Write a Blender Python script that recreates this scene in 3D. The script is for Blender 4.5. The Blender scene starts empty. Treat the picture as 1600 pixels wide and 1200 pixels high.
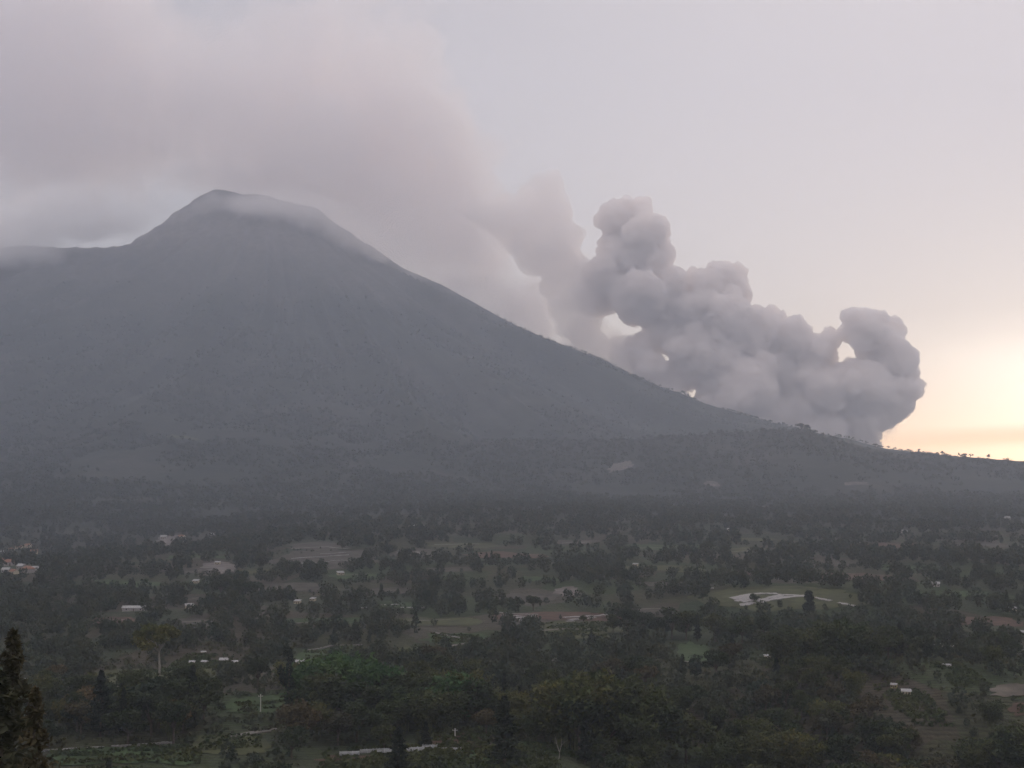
import bpy, bmesh, math, random
import numpy as np
from mathutils import Vector, noise as mnoise

scene = bpy.context.scene
R = math.radians
# ------------------------------------------------------------------ camera
FPX = 2198.0          # focal length in pixels of the 1600 px wide photograph
HOR = 730.0           # image row of the true horizon (1200 rows)
cam_d = bpy.data.cameras.new("camera")
cam = bpy.data.objects.new("camera", cam_d)
scene.collection.objects.link(cam)
scene.camera = cam
cam_d.sensor_width = 36.0
cam_d.lens = 36.0 * FPX / 1600.0
cam_d.clip_start = 0.5
cam_d.clip_end = 60000
cam.location = (0, 0, 0)
PITCH = math.atan((HOR - 600.0) / FPX)
cam.rotation_euler = (math.pi / 2 + PITCH, 0, 0)

def ray(px, py):
    """direction (y = forward) of a picture position"""
    u = (px - 800.0) / FPX; v = (600.0 - py) / FPX
    c, s = math.cos(PITCH), math.sin(PITCH)
    x, y, z = u, c - s * v, s + c * v
    return x / y, z / y            # lateral and vertical slope per metre forward

# ------------------------------------------------------------------ sky and sun
SUN_EL, SUN_AZ = 3.6, 22.5         # degrees; azimuth clockwise from +Y
world = bpy.data.worlds.new("World"); scene.world = world
world.use_nodes = True
nt = world.node_tree; nt.nodes.clear()
N = nt.nodes.new; L = nt.links.new
def math_node(nt, op, a, b=None, clamp=False):
    n = nt.nodes.new('ShaderNodeMath'); n.operation = op; n.use_clamp = clamp
    for i, v in enumerate((a, b)):
        if v is None: continue
        if isinstance(v, (int, float)): n.inputs[i].default_value = v
        else: nt.links.new(v, n.inputs[i])
    return n.outputs[0]
def mix_col(nt, fac, a, b, mode='MIX'):
    n = nt.nodes.new('ShaderNodeMix'); n.data_type = 'RGBA'; n.blend_type = mode
    n.clamp_factor = True
    for i, v in ((0, fac), (6, a), (7, b)):
        if isinstance(v, (int, float)): n.inputs[i].default_value = v
        elif isinstance(v, tuple): n.inputs[i].default_value = (*v, 1)
        else: nt.links.new(v, n.inputs[i])
    return n.outputs[2]
def ramp(nt, fac, stops, interp='LINEAR'):
    n = nt.nodes.new('ShaderNodeValToRGB'); n.color_ramp.interpolation = interp
    el = n.color_ramp.elements
    while len(el) < len(stops): el.new(0.5)
    for e, (p, c) in zip(el, stops):
        e.position = p; e.color = (*c, 1) if isinstance(c, tuple) else (c, c, c, 1)
    if not isinstance(fac, (int, float)): nt.links.new(fac, n.inputs[0])
    return n.outputs[0]
def noise_tex(nt, vec, scale, detail=4, rough=0.5, dist=0.0, out=0):
    n = nt.nodes.new('ShaderNodeTexNoise')
    n.inputs['Scale'].default_value = scale; n.inputs['Detail'].default_value = detail
    n.inputs['Roughness'].default_value = rough; n.inputs['Distortion'].default_value = dist
    if vec is not None: nt.links.new(vec, n.inputs['Vector'])
    return n.outputs[out]
def mapping(nt, vec, scale=(1, 1, 1), rot=(0, 0, 0), loc=(0, 0, 0)):
    n = nt.nodes.new('ShaderNodeMapping'); nt.links.new(vec, n.inputs[0])
    n.inputs['Scale'].default_value = scale; n.inputs['Rotation'].default_value = rot
    n.inputs['Location'].default_value = loc
    return n.outputs[0]

EXTRA_SKY = True
sky = N('ShaderNodeTexSky'); sky.sky_type = 'NISHITA'; sky.sun_disc = False
sky.sun_elevation = R(SUN_EL); sky.sun_rotation = R(SUN_AZ)
sky.altitude = 1400; sky.air_density = 1.0; sky.dust_density = 0.8; sky.ozone_density = 1.0
tc = N('ShaderNodeTexCoord'); gen = tc.outputs['Generated']
nrm = N('ShaderNodeVectorMath'); nrm.operation = 'NORMALIZE'; L(gen, nrm.inputs[0]); dirv = nrm.outputs[0]
sep = N('ShaderNodeSeparateXYZ'); L(dirv, sep.inputs[0])
sunv = (math.sin(R(SUN_AZ)) * math.cos(R(SUN_EL)), math.cos(R(SUN_AZ)) * math.cos(R(SUN_EL)), math.sin(R(SUN_EL)))
dp = N('ShaderNodeVectorMath'); dp.operation = 'DOT_PRODUCT'; L(dirv, dp.inputs[0]); dp.inputs[1].default_value = sunv
dot = math_node(nt, 'MAXIMUM', dp.outputs['Value'], 0.0)
# thin high overcast: evening veil, warm towards the sun, grey lilac further off; unseen part behind the camera brightened to light the plume
veil = ramp(nt, dot, [(0.0, (1.16, 1.02, 0.97)), (0.50, (1.02, 0.905, 0.86)), (0.72, (0.52, 0.455, 0.445)), (0.82, (0.59, 0.51, 0.49)),
                      (0.93, (0.88, 0.755, 0.72)), (0.985, (1.06, 0.905, 0.86)), (1.0, (1.12, 0.96, 0.90))])
zen = ramp(nt, math_node(nt, 'MAXIMUM', sep.outputs[2], 0.0), [(0.0, 0.84), (0.3, 0.84), (0.9, 1.05)])
veil = mix_col(nt, 1.0, veil, zen, 'MULTIPLY')
glow = math_node(nt, 'POWER', dot, 260.0)
glow2 = math_node(nt, 'POWER', dot, 70.0)
# the glow ends under a veil edge; a thin cloud bank lies low over the ridge
st = mapping(nt, dirv, scale=(2.2, 2.2, 22.0))
cl = noise_tex(nt, st, 2.4, 5, 0.55, 0.3)
ez = math_node(nt, 'ADD', sep.outputs[2], math_node(nt, 'MULTIPLY', math_node(nt, 'SUBTRACT', cl, 0.5), 0.018))
top = ramp(nt, ez, [(0.0, 1.0), (0.070, 1.0), (0.105, 0.30), (0.3, 0.1)])
tilt = math_node(nt, 'SUBTRACT', math_node(nt, 'ADD', math_node(nt, 'MULTIPLY', sep.outputs[2], 0.7), math_node(nt, 'MULTIPLY', ez, 0.3)), math_node(nt, 'MULTIPLY', sep.outputs[0], 0.05))
bank = math_node(nt, 'ADD', tilt, 0.03)
bank = ramp(nt, bank, [(0.026, 0.0), (0.031, 1.0), (0.037, 1.0), (0.042, 0.0)])
g1 = mix_col(nt, 1.0, (1.05, 1.0, 0.86), glow, 'MULTIPLY')
g2 = mix_col(nt, 1.0, (0.30, 0.28, 0.25), glow2, 'MULTIPLY')
gl = mix_col(nt, 1.0, g1, g2, 'ADD')
gl = mix_col(nt, 1.0, gl, top, 'MULTIPLY')
col = mix_col(nt, 1.0, veil, gl, 'ADD')
col = mix_col(nt, math_node(nt, 'MULTIPLY', bank, 0.85), col, (0.80, 0.73, 0.71))
# broad soft cloud deck away from the sun
deck = noise_tex(nt, mapping(nt, dirv, scale=(1.0, 1.0, 2.6), loc=(3.1, 0.4, 0.2)), 3.2, 6, 0.55, 0.4)
deck = ramp(nt, deck, [(0.36, 0.84), (0.66, 1.08)])
away = ramp(nt, dot, [(0.80, 1.0), (0.94, 0.0)])
col2 = mix_col(nt, 1.0, col, deck, 'MULTIPLY')
col = mix_col(nt, away, col, col2)
bg1 = N('ShaderNodeBackground'); L(sky.outputs[0], bg1.inputs[0]); bg1.inputs[1].default_value = 0.05
bg2 = N('ShaderNodeBackground'); L(col, bg2.inputs[0]); bg2.inputs[1].default_value = 1.0
add = N('ShaderNodeAddShader'); L(bg1.outputs[0], add.inputs[0]); L(bg2.outputs[0], add.inputs[1])
wout = N('ShaderNodeOutputWorld'); L(add.outputs[0], wout.inputs['Surface'])

sun_d = bpy.data.lights.new("sun", 'SUN'); sun_d.energy = 1.4; sun_d.angle = R(6.0)
sun_d.color = (1.0, 0.74, 0.52)
sun = bpy.data.objects.new("sun", sun_d); scene.collection.objects.link(sun)
sun.rotation_euler = Vector(sunv).to_track_quat('Z', 'Y').to_euler()

scene.view_settings.view_transform = 'Standard'
scene.view_settings.look = 'None'
scene.view_settings.exposure = 0.22
scene.view_settings.gamma = 1.0
cy = scene.cycles
cy.use_denoising = True
cy.max_bounces = 22; cy.diffuse_bounces = 2; cy.glossy_bounces = 2; cy.transmission_bounces = 2
cy.volume_bounces = 17; cy.transparent_max_bounces = 8
cy.caustics_reflective = False; cy.caustics_refractive = False
cy.use_adaptive_sampling = True; cy.adaptive_threshold = 0.03
cy.volume_max_steps = 256

# ------------------------------------------------------------------ terrain height
CX, CY = -1274.0, 7000.0           # axis of the volcano
def smooth(a, b, x):
    t = np.clip((x - a) / (b - a), 0, 1); return t * t * (3 - 2 * t)
_rng = np.random.RandomState(11)
_P = _rng.permutation(512); _P = np.concatenate([_P, _P, _P])
_V = _rng.uniform(-1, 1, 512)
def vnoise(x, y):
    xi = np.floor(x).astype(int); yi = np.floor(y).astype(int)
    fx = x - xi; fy = y - yi
    fx = fx * fx * fx * (fx * (fx * 6 - 15) + 10); fy = fy * fy * fy * (fy * (fy * 6 - 15) + 10)
    def h(a, b): return _V[_P[(_P[a & 511] + b) & 511]]
    a = h(xi, yi) * (1 - fx) + h(xi + 1, yi) * fx
    b = h(xi, yi + 1) * (1 - fx) + h(xi + 1, yi + 1) * fx
    return a * (1 - fy) + b * fy
def fbm(x, y, o=4, g=0.5):
    s = 0; a = 1; t = 0
    for k in range(o):
        s = s + a * vnoise(x * 2 ** k + 17.3 * k, y * 2 ** k - 9.1 * k); t += a; a *= g
    return s / t
PR = np.array([(0, 1345), (120, 1310), (230, 1288), (318, 1274), (460, 1170), (637, 1045), (780, 955), (955, 878), (1433, 612),
               (1911, 412), (2229, 268), (2550, 168), (2900, 70), (3300, 5), (3822, -45), (4600, -80), (9000, -95), (40000, -140)], float)
PL = np.array([(0, 1345), (120, 1368), (223, 1378), (350, 1285), (510, 1160), (637, 1065), (700, 1035), (955, 1015),
               (1210, 985), (1320, 930), (1600, 800), (2200, 600), (3000, 300), (4000, 50), (5000, -80), (9000, -110), (40000, -140)], float)
PF = np.array([(0, 1345), (200, 1330), (318, 1285), (460, 1170), (637, 1045), (955, 850), (1433, 590),
               (1911, 400), (2400, 235), (3000, 95), (3600, -10), (4200, -62), (4900, -82), (9000, -110), (40000, -140)], float)
def interp(P, r):
    k = 3
    s = 0
    for d in (-0.04, 0, 0.04): s = s + np.interp(r * (1 + d), P[:, 0], P[:, 1])
    return s / 3
def height(x, y, fine=True):
    x = np.asarray(x, float); y = np.asarray(y, float)
    dx = x - CX; dy = y - CY
    r = np.hypot(dx, dy) + 1e-6; ct = dx / r
    wr = smooth(0.30, 0.95, ct); wl = smooth(0.35, 0.95, -ct)
    cone = interp(PR, r) * wr + interp(PL, r) * wl + interp(PF, r) * (1 - wr - wl)
    th = np.arctan2(dy, dx)
    # gullies running down the flanks
    amp = smooth(250, 1500, r) * (1 - smooth(3000, 4600, r))
    side = 1 - 0.8 * smooth(0.86, 1.0, ct)
    rid = 1 - 2 * np.abs(fbm(th * 4.2 + 0.0002 * r, r * 0.00045 + 3, 2))
    rid2 = 1 - 2 * np.abs(fbm(th * 15 + 0.001 * r, r * 0.0012 + 9, 3))
    z = cone + amp * side * (95 * (rid - 0.55) + 30 * (rid2 - 0.5))
    z = z + smooth(100, 400, r) * (1 - smooth(500, 900, r)) * 24 * fbm(x * 0.02, y * 0.02, 4) + 16 * np.exp(-((x + 985) / 32) ** 2 - ((y - 6930) / 60) ** 2)
    # nearer spur to the right whose crest carries the skyline trees
    cx_ = np.interp(x, [300, 560, 819, 880, 960, 1037, 1146, 1300, 1456, 1729, 2400, 4000],
                       [80, 100, 112, 96, 73, 56, 44, 34, 22, 8, -15, -60])
    sp = cx_ - 0.16 * np.abs(y - 4000) - 0.00004 * (y - 4000) ** 2 - 5
    k = 14.0
    z = np.maximum(z, sp) + k * np.exp(-np.abs(z - sp) / k) * 0.35
    # the plain in front: terraces, low swells, gorge
    pl = smooth(3600, 1500, y) if False else 1 - smooth(1800, 3600, y)
    pl = pl * smooth(40, 260, y)
    z = z + pl * (9 * fbm(x * 0.0031 + 5, y * 0.0025, 3) + 3.5 * fbm(x * 0.013, y * 0.011 + 4, 3))
    z = z + pl * 14 * np.exp(-((x + 150) / 500) ** 2 - ((y - 2100) / 420) ** 2)       # low terraced rise
    z = z - 34 * np.exp(-((x + 640) / 330) ** 2 - ((y - 1900) / 700) ** 2)            # valley on the left
    z = z + 10 * np.exp(-((x - 190) / 90) ** 2 - ((y - 930) / 80) ** 2)               # bald field knoll
    gd = smooth(-5, 70, x - 0.15 * (y - 400))
    z = z - 30 * gd * np.exp(-((y - 400 - 0.1 * x) / 70) ** 2)                        # gorge
    z = z + 12 * smooth(60, 200, x) * np.exp(-((y - 600) / 110) ** 2)                 # its far rim
    z = z + 9 * np.exp(-((x + 60) / 120) ** 2 - ((y - 330) / 90) ** 2) * 0
    # steep slope of the hill the camera stands on
    d = np.hypot(x, y)
    hill = -2.2 - 0.30 * np.maximum(d - 3, 0) - 0.00025 * d * d
    k = 5.0
    z = np.maximum(z, hill) + k * np.exp(-np.abs(z - hill) / k) * 0.3
    return z
def H(x, y): return float(height(np.array([x]), np.array([y]))[0])
_T = np.exp(np.linspace(math.log(60), math.log(9000), 1500))
def ground_at(px, py, start=60):
    """where the line of sight through a picture position first meets the ground"""
    u, v = ray(px, py)
    z = height(u * _T, _T)
    hit = np.nonzero((z > v * _T) & (_T > start))[0]
    if len(hit) == 0: return None
    i = hit[0]; t = _T[i]
    return (u * t, t, float(z[i]))
def to_px(x, y, z):
    c, s = math.cos(PITCH), math.sin(PITCH)
    f = y * c + z * s; v = -y * s + z * c
    return 800 + FPX * x / f, 600 - FPX * v / f

# ------------------------------------------------------------------ helpers
def tag(o, label=None, category=None, group=None, kind=None):
    for k, v in (('label', label), ('category', category), ('group', group), ('kind', kind)):
        if v: o[k] = v
    return o
def mesh_obj(name, verts, faces, mat=None, parent=None, smooth_=False, link=True):
    me = bpy.data.meshes.new(name)
    verts = np.asarray(verts, dtype=np.float32).reshape(-1, 3)
    if isinstance(faces, np.ndarray):
        nf, k = faces.shape
        me.vertices.add(len(verts)); me.vertices.foreach_set('co', verts.ravel())
        me.loops.add(nf * k); me.loops.foreach_set('vertex_index', faces.astype(np.int32).ravel())
        me.polygons.add(nf); me.polygons.foreach_set('loop_start', np.arange(0, nf * k, k, dtype=np.int32))
        me.update(calc_edges=True)
    else:
        me.from_pydata([tuple(map(float, v)) for v in verts], [], faces); me.update()
    if mat:
        for m in (mat if isinstance(mat, (list, tuple)) else [mat]): me.materials.append(m)
    if smooth_: me.polygons.foreach_set('use_smooth', np.ones(len(me.polygons), dtype=bool))
    o = bpy.data.objects.new(name, me)
    if link: scene.collection.objects.link(o)
    if parent: o.parent = parent
    return o
def new_mat(name):
    m = bpy.data.materials.new(name); m.use_nodes = True; m.node_tree.nodes.clear()
    return m, m.node_tree
def surf_mat(name, build, rough=0.9, bump=None, spec=0.2, transl=0.0):
    m, t = new_mat(name)
    b = t.nodes.new('ShaderNodeBsdfPrincipled'); b.inputs['Roughness'].default_value = rough
    b.inputs['Specular IOR Level'].default_value = spec
    c = build(t)
    if isinstance(c, tuple): b.inputs['Base Color'].default_value = (*c, 1)
    else: t.links.new(c, b.inputs['Base Color'])
    if bump is not None:
        bn = t.nodes.new('ShaderNodeBump'); bn.inputs['Strength'].default_value = bump[1]; bn.inputs['Distance'].default_value = bump[2]
        t.links.new(bump[0](t), bn.inputs['Height']); t.links.new(bn.outputs[0], b.inputs['Normal'])
    out = t.nodes.new('ShaderNodeOutputMaterial')
    if transl:
        tr = t.nodes.new('ShaderNodeBsdfTranslucent')
        if isinstance(c, tuple): tr.inputs[0].default_value = (*c, 1)
        else: t.links.new(c, tr.inputs[0])
        mx = t.nodes.new('ShaderNodeMixShader'); mx.inputs[0].default_value = transl
        t.links.new(b.outputs[0], mx.inputs[1]); t.links.new(tr.outputs[0], mx.inputs[2])
        t.links.new(mx.outputs[0], out.inputs[0])
    else:
        t.links.new(b.outputs[0], out.inputs[0])
    return m
def pos(t):
    return t.nodes.new('ShaderNodeNewGeometry').outputs['Position']
def obj_random(t):
    return t.nodes.new('ShaderNodeObjectInfo').outputs['Random']

# ------------------------------------------------------------------ ground sheet
def az_samples():
    a = np.concatenate([np.arange(-180, -40, 5.0), np.arange(-40, -26, 1.0), np.arange(-26, 26, 0.07), np.arange(26, 40, 1.0), np.arange(40, 180, 5.0)])
    return np.radians(a)
az = az_samples()
dist = np.concatenate([[0.6, 2, 4], np.exp(np.linspace(math.log(8), math.log(2400), 330)), np.exp(np.linspace(math.log(2400), math.log(9500), 330))[1:],
                       [10000, 10700, 11500]])
A, D = np.meshgrid(az, dist, indexing='ij')
X = np.sin(A) * D; Y = np.cos(A) * D; Z = height(X, Y)
na, nd = A.shape
V = np.stack([X, Y, Z], -1).reshape(-1, 3)
ii = np.arange(na)[:, None]; jj = np.arange(nd - 1)[None, :]
i2 = (ii + 1) % na
F = np.stack([ii * nd + jj, i2 * nd + jj, i2 * nd + jj + 1, ii * nd + jj + 1], -1).reshape(-1, 4)[:, ::-1]
V = np.vstack([V, [[0, 0, -1.9]]])

def ground_col(t):
    p = pos(t)
    n1 = noise_tex(t, p, 0.004, 6, 0.6); n2 = noise_tex(t, p, 0.03, 5, 0.6); n3 = noise_tex(t, p, 0.35, 4, 0.65)
    c = ramp(t, n2, [(0.30, (0.014, 0.021, 0.010)), (0.48, (0.024, 0.033, 0.013)), (0.62, (0.040, 0.038, 0.022)), (0.76, (0.066, 0.055, 0.040))])
    c2 = ramp(t, n1, [(0.35, (0.6, 0.72, 0.6)), (0.65, (1.15, 1.05, 0.95))])
    c = mix_col(t, 1.0, c, c2, 'MULTIPLY')
    c = mix_col(t, 1.0, c, ramp(t, n3, [(0.3, 0.6), (0.7, 1.35)]), 'MULTIPLY')
    # small terraced plots, each with its own crop or bare soil
    pm = mapping(t, p, scale=(0.016, 0.010, 0.0), rot=(0, 0, 0.25))
    vo = t.nodes.new('ShaderNodeTexVoronoi'); vo.distance = 'CHEBYCHEV'; vo.inputs['Scale'].default_value = 1.0; t.links.new(pm, vo.inputs['Vector'])
    vs = t.nodes.new('ShaderNodeSeparateColor'); t.links.new(vo.outputs['Color'], vs.inputs[0])
    plot = ramp(t, vs.outputs[0], [(0.0, (0.022, 0.036, 0.014)), (0.25, (0.034, 0.052, 0.020)), (0.45, (0.044, 0.046, 0.024)), (0.65, (0.052, 0.042, 0.030)), (0.8, (0.032, 0.042, 0.020)), (0.94, (0.075, 0.066, 0.052))], 'CONSTANT')
    wv = t.nodes.new('ShaderNodeTexWave'); wv.bands_direction = 'Y'; t.links.new(p, wv.inputs['Vector']); wv.inputs['Scale'].default_value = 0.09; wv.inputs['Distortion'].default_value = 3.5; wv.inputs['Detail Scale'].default_value = 0.15
    plot = mix_col(t, 1.0, plot, ramp(t, wv.outputs['Fac'], [(0.0, 0.65), (0.5, 1.0), (1.0, 1.3)]), 'MULTIPLY')
    plot = mix_col(t, 1.0, plot, ramp(t, n3, [(0.3, 0.7), (0.7, 1.3)]), 'MULTIPLY')
    c = mix_col(t, 0.65, c, plot)
    g_ = t.nodes.new('ShaderNodeSeparateXYZ'); t.links.new(p, g_.inputs[0])
    wood = t.nodes.new('ShaderNodeMapRange'); t.links.new(g_.outputs[1], wood.inputs[0]); wood.inputs[1].default_value = 1350; wood.inputs[2].default_value = 2500
    c = mix_col(t, math_node(t, 'MULTIPLY', wood.outputs[0], 1.0), c, ramp(t, noise_tex(t, p, 0.012, 6, 0.7), [(0.3, (0.012, 0.017, 0.012)), (0.7, (0.027, 0.033, 0.021))]))
    # bare ash and rock near the summit
    s = t.nodes.new('ShaderNodeSeparateXYZ'); t.links.new(p, s.inputs[0])
    hi = t.nodes.new('ShaderNodeMapRange'); t.links.new(s.outputs[2], hi.inputs[0])
    hi.inputs[1].default_value = 620; hi.inputs[2].default_value = 1150
    hh = math_node(t, 'ADD', hi.outputs[0], math_node(t, 'MULTIPLY', math_node(t, 'SUBTRACT', n1, 0.5), 1.2), clamp=True)
    rock = ramp(t, n2, [(0.3, (0.085, 0.078, 0.075)), (0.7, (0.16, 0.145, 0.135))])
    return mix_col(t, hh, c, rock)
M_ground = surf_mat('ground', ground_col, 0.95, (lambda t: noise_tex(t, pos(t), 0.08, 6, 0.7), 0.8, 6.0))
ground = mesh_obj('ground', V, F, M_ground, smooth_=True)
bmx = bmesh.new(); bmx.from_mesh(ground.data); bmx.verts.ensure_lookup_table()
ctr = bmx.verts[len(V) - 1]
for i in range(na):
    bmx.faces.new((bmx.verts[i * nd], bmx.verts[((i + 1) % na) * nd], ctr))
bmx.normal_update(); bmx.to_mesh(ground.data); bmx.free()
tag(ground, kind='structure')

# ------------------------------------------------------------------ smoke
_V3 = _rng.uniform(-1, 1, 512)
def vnoise3(p):
    pi = np.floor(p).astype(int); f = p - pi; f = f * f * (3 - 2 * f)
    out = 0
    for a in (0, 1):
        for b in (0, 1):
            for c in (0, 1):
                h = _V3[_P[(_P[(_P[(pi[:, 0] + a) & 511] + pi[:, 1] + b) & 511] + pi[:, 2] + c) & 511]]
                w = (f[:, 0] if a else 1 - f[:, 0]) * (f[:, 1] if b else 1 - f[:, 1]) * (f[:, 2] if c else 1 - f[:, 2])
                out = out + h * w
    return out
def ico(sub):
    bm = bmesh.new(); bmesh.ops.create_icosphere(bm, subdivisions=sub, radius=1.0)
    v = np.array([x.co[:] for x in bm.verts]); f = np.array([[q.index for q in x.verts] for x in bm.faces]); bm.free()
    return v, f
def at_depth(px, py, yd):
    u, v = ray(px, py); return np.array([u * yd, yd, v * yd])
def billow(blobs, yd, levels, voxel, name, mat, seed, squash=1.0, amp=0.0, down=True):
    """union of big, medium and small puffs, remeshed to one closed skin"""
    rs = np.random.RandomState(seed)
    sph = []
    for b in blobs:
        c = at_depth(b[0], b[1], yd + (b[3] if len(b) > 3 else 0)); r = b[2] * yd / FPX
        sph.append((c, r, 0))
    out = list(sph); cur = sph
    for lv, (n, f0, f1, emb) in enumerate(levels):
        nxt = []
        for c, r, _ in cur:
            for k in range(n):
                d = rs.normal(size=3); d[2] += 0.25; d /= np.linalg.norm(d)
                rr = r * rs.uniform(f0, f1)
                nxt.append((c + d * (r - rr * emb), rr, lv + 1))
        out += nxt; cur = nxt
    uv, uf = ico(2)
    Vs = []; Fs = []; o = 0
    for c, r, _ in out:
        Vs.append(uv * r * np.array([1, squash, 1]) + c); Fs.append(uf + o); o += len(uv)
    ob = mesh_obj(name, np.vstack(Vs), np.vstack(Fs))
    md = ob.modifiers.new('r', 'REMESH'); md.mode = 'VOXEL'; md.voxel_size = voxel; md.use_smooth_shade = True
    dg = bpy.context.evaluated_depsgraph_get()
    me = bpy.data.meshes.new_from_object(ob.evaluated_get(dg)); ob.modifiers.clear()
    old = ob.data; ob.data = me; bpy.data.meshes.remove(old)
    bm = bmesh.new(); bm.from_mesh(me)
    bmesh.ops.smooth_vert(bm, verts=bm.verts, factor=0.5, use_axis_x=True, use_axis_y=True, use_axis_z=True)
    bm.normal_update()
    co = np.array([v.co[:] for v in bm.verts]); no = np.array([v.normal[:] for v in bm.verts])
    if amp:
        n = 0
        for k, (s, a) in enumerate(((0.010, 1.0), (0.022, 0.65), (0.046, 0.5), (0.09, 0.28))):
            n = n + a * (1 - 2.4 * np.abs(vnoise3(co * s + 31 * k)))
        co = co + no * (n * amp)[:, None]
    bm.to_mesh(me); bm.free()
    me.vertices.foreach_set('co', co.astype(np.float32).ravel()); me.update()
    # a second pass closes every fold, then only the outer skin is kept
    md = ob.modifiers.new('r', 'REMESH'); md.mode = 'VOXEL'; md.voxel_size = voxel; md.use_smooth_shade = True
    dg = bpy.context.evaluated_depsgraph_get()
    me = bpy.data.meshes.new_from_object(ob.evaluated_get(dg)); ob.modifiers.clear()
    old = ob.data; ob.data = me; bpy.data.meshes.remove(old)
    bm = bmesh.new(); bm.from_mesh(me); bm.verts.ensure_lookup_table()
    seen = np.zeros(len(bm.verts), bool); best = []
    for v in bm.verts:
        if seen[v.index]: continue
        st = [v]; seen[v.index] = True; comp = [v.index]
        while st:
            w = st.pop()
            for e in w.link_edges:
                q = e.other_vert(w)
                if not seen[q.index]: seen[q.index] = True; st.append(q); comp.append(q.index)
        if len(comp) > len(best): best = comp
    keep = np.zeros(len(bm.verts), bool); keep[best] = True
    bmesh.ops.delete(bm, geom=[v for v in bm.verts if not keep[v.index]], context='VERTS')
    bm.to_mesh(me); bm.free()
    me.materials.clear(); me.materials.append(mat)
    return ob
def homog_mat(name, density, color, aniso=0.2):
    m, t = new_mat(name)
    v = t.nodes.new('ShaderNodeVolumePrincipled')
    v.inputs['Density'].default_value = density; v.inputs['Color'].default_value = (*color, 1)
    v.inputs['Anisotropy'].default_value = aniso
    o = t.nodes.new('ShaderNodeOutputMaterial'); t.links.new(v.outputs[0], o.inputs['Volume'])
    m.cycles.homogeneous_volume = True
    return m
def soft_mat(name, density, color, blobs, nscale, lo, hi, step=1.0, aniso=0.3, warp=120.0, namp=0.9):
    """density that thins out smoothly towards the rim of every puff"""
    m, t = new_mat(name)
    p = pos(t)
    w = noise_tex(t, p, nscale, 3, 0.55, 0.0, out=1)
    sb = t.nodes.new('ShaderNodeVectorMath'); sb.operation = 'SUBTRACT'; t.links.new(w, sb.inputs[0]); sb.inputs[1].default_value = (0.5, 0.5, 0.5)
    sc = t.nodes.new('ShaderNodeVectorMath'); sc.operation = 'SCALE'; t.links.new(sb.outputs[0], sc.inputs[0]); sc.inputs['Scale'].default_value = warp * 2
    ad = t.nodes.new('ShaderNodeVectorMath'); ad.operation = 'ADD'; t.links.new(p, ad.inputs[0]); t.links.new(sc.outputs[0], ad.inputs[1])
    q = ad.outputs[0]; tot = None
    for c, r, wt in blobs:
        a = t.nodes.new('ShaderNodeVectorMath'); a.operation = 'MULTIPLY_ADD'; t.links.new(q, a.inputs[0])
        iv = [1 / x for x in r]; a.inputs[1].default_value = iv; a.inputs[2].default_value = [-c[k] * iv[k] for k in range(3)]
        d = t.nodes.new('ShaderNodeVectorMath'); d.operation = 'DOT_PRODUCT'; t.links.new(a.outputs[0], d.inputs[0]); t.links.new(a.outputs[0], d.inputs[1])
        e = math_node(t, 'SUBTRACT', 1.0, d.outputs['Value'], clamp=True)
        e = math_node(t, 'MULTIPLY', math_node(t, 'MULTIPLY', e, e), wt)
        tot = e if tot is None else math_node(t, 'ADD', tot, e)
    n = noise_tex(t, q, nscale * 2.6, 3, 0.6)
    tot = math_node(t, 'MINIMUM', tot, 1.3)
    v_ = math_node(t, 'ADD', tot, math_node(t, 'MULTIPLY', math_node(t, 'SUBTRACT', n, 0.5), namp))
    mr = t.nodes.new('ShaderNodeMapRange'); mr.interpolation_type = 'SMOOTHSTEP'; t.links.new(v_, mr.inputs[0])
    mr.inputs[1].default_value = lo; mr.inputs[2].default_value = hi; mr.inputs[4].default_value = density
    edge = math_node(t, 'MULTIPLY', tot, 6.0, clamp=True)
    dn = math_node(t, 'MULTIPLY', mr.outputs[0], edge)
    v = t.nodes.new('ShaderNodeVolumePrincipled')
    t.links.new(dn, v.inputs['Density']); v.inputs['Color'].default_value = (*color, 1); v.inputs['Anisotropy'].default_value = aniso
    o = t.nodes.new('ShaderNodeOutputMaterial'); t.links.new(v.outputs[0], o.inputs['Volume'])
    m.cycles.volume_step_rate = step
    return m
def soft_cloud(name, blobs, yd, density, color, nscale, lo, hi, step, depth=1.0, voxel=45.0, grow=1.12, warp=120.0, aniso=0.3, namp=0.9):
    bl = []
    for b in blobs:
        k = yd + (b[5] if len(b) > 5 else 0)
        c = at_depth(b[0], b[1], k); rx = b[2] * k / FPX; rz = b[3] * k / FPX
        bl.append((c, (rx, (rx + rz) / 2 * depth, rz), b[4]))
    m = soft_mat(name, density, color, bl, nscale, lo, hi, step, aniso, warp, namp)
    uv, uf = ico(3); Vs = []; Fs = []; o = 0
    for c, r, _ in bl:
        Vs.append(uv * np.array(r) * grow + c); Fs.append(uf + o); o += len(uv)
    ob = mesh_obj(name, np.vstack(Vs), np.vstack(Fs))
    md = ob.modifiers.new('r', 'REMESH'); md.mode = 'VOXEL'; md.voxel_size = voxel
    dg = bpy.context.evaluated_depsgraph_get()
    me = bpy.data.meshes.new_from_object(ob.evaluated_get(dg)); ob.modifiers.clear()
    old = ob.data; ob.data = me; bpy.data.meshes.remove(old)
    me.materials.clear(); me.materials.append(m)
    return ob
YP = 7900.0
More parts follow.
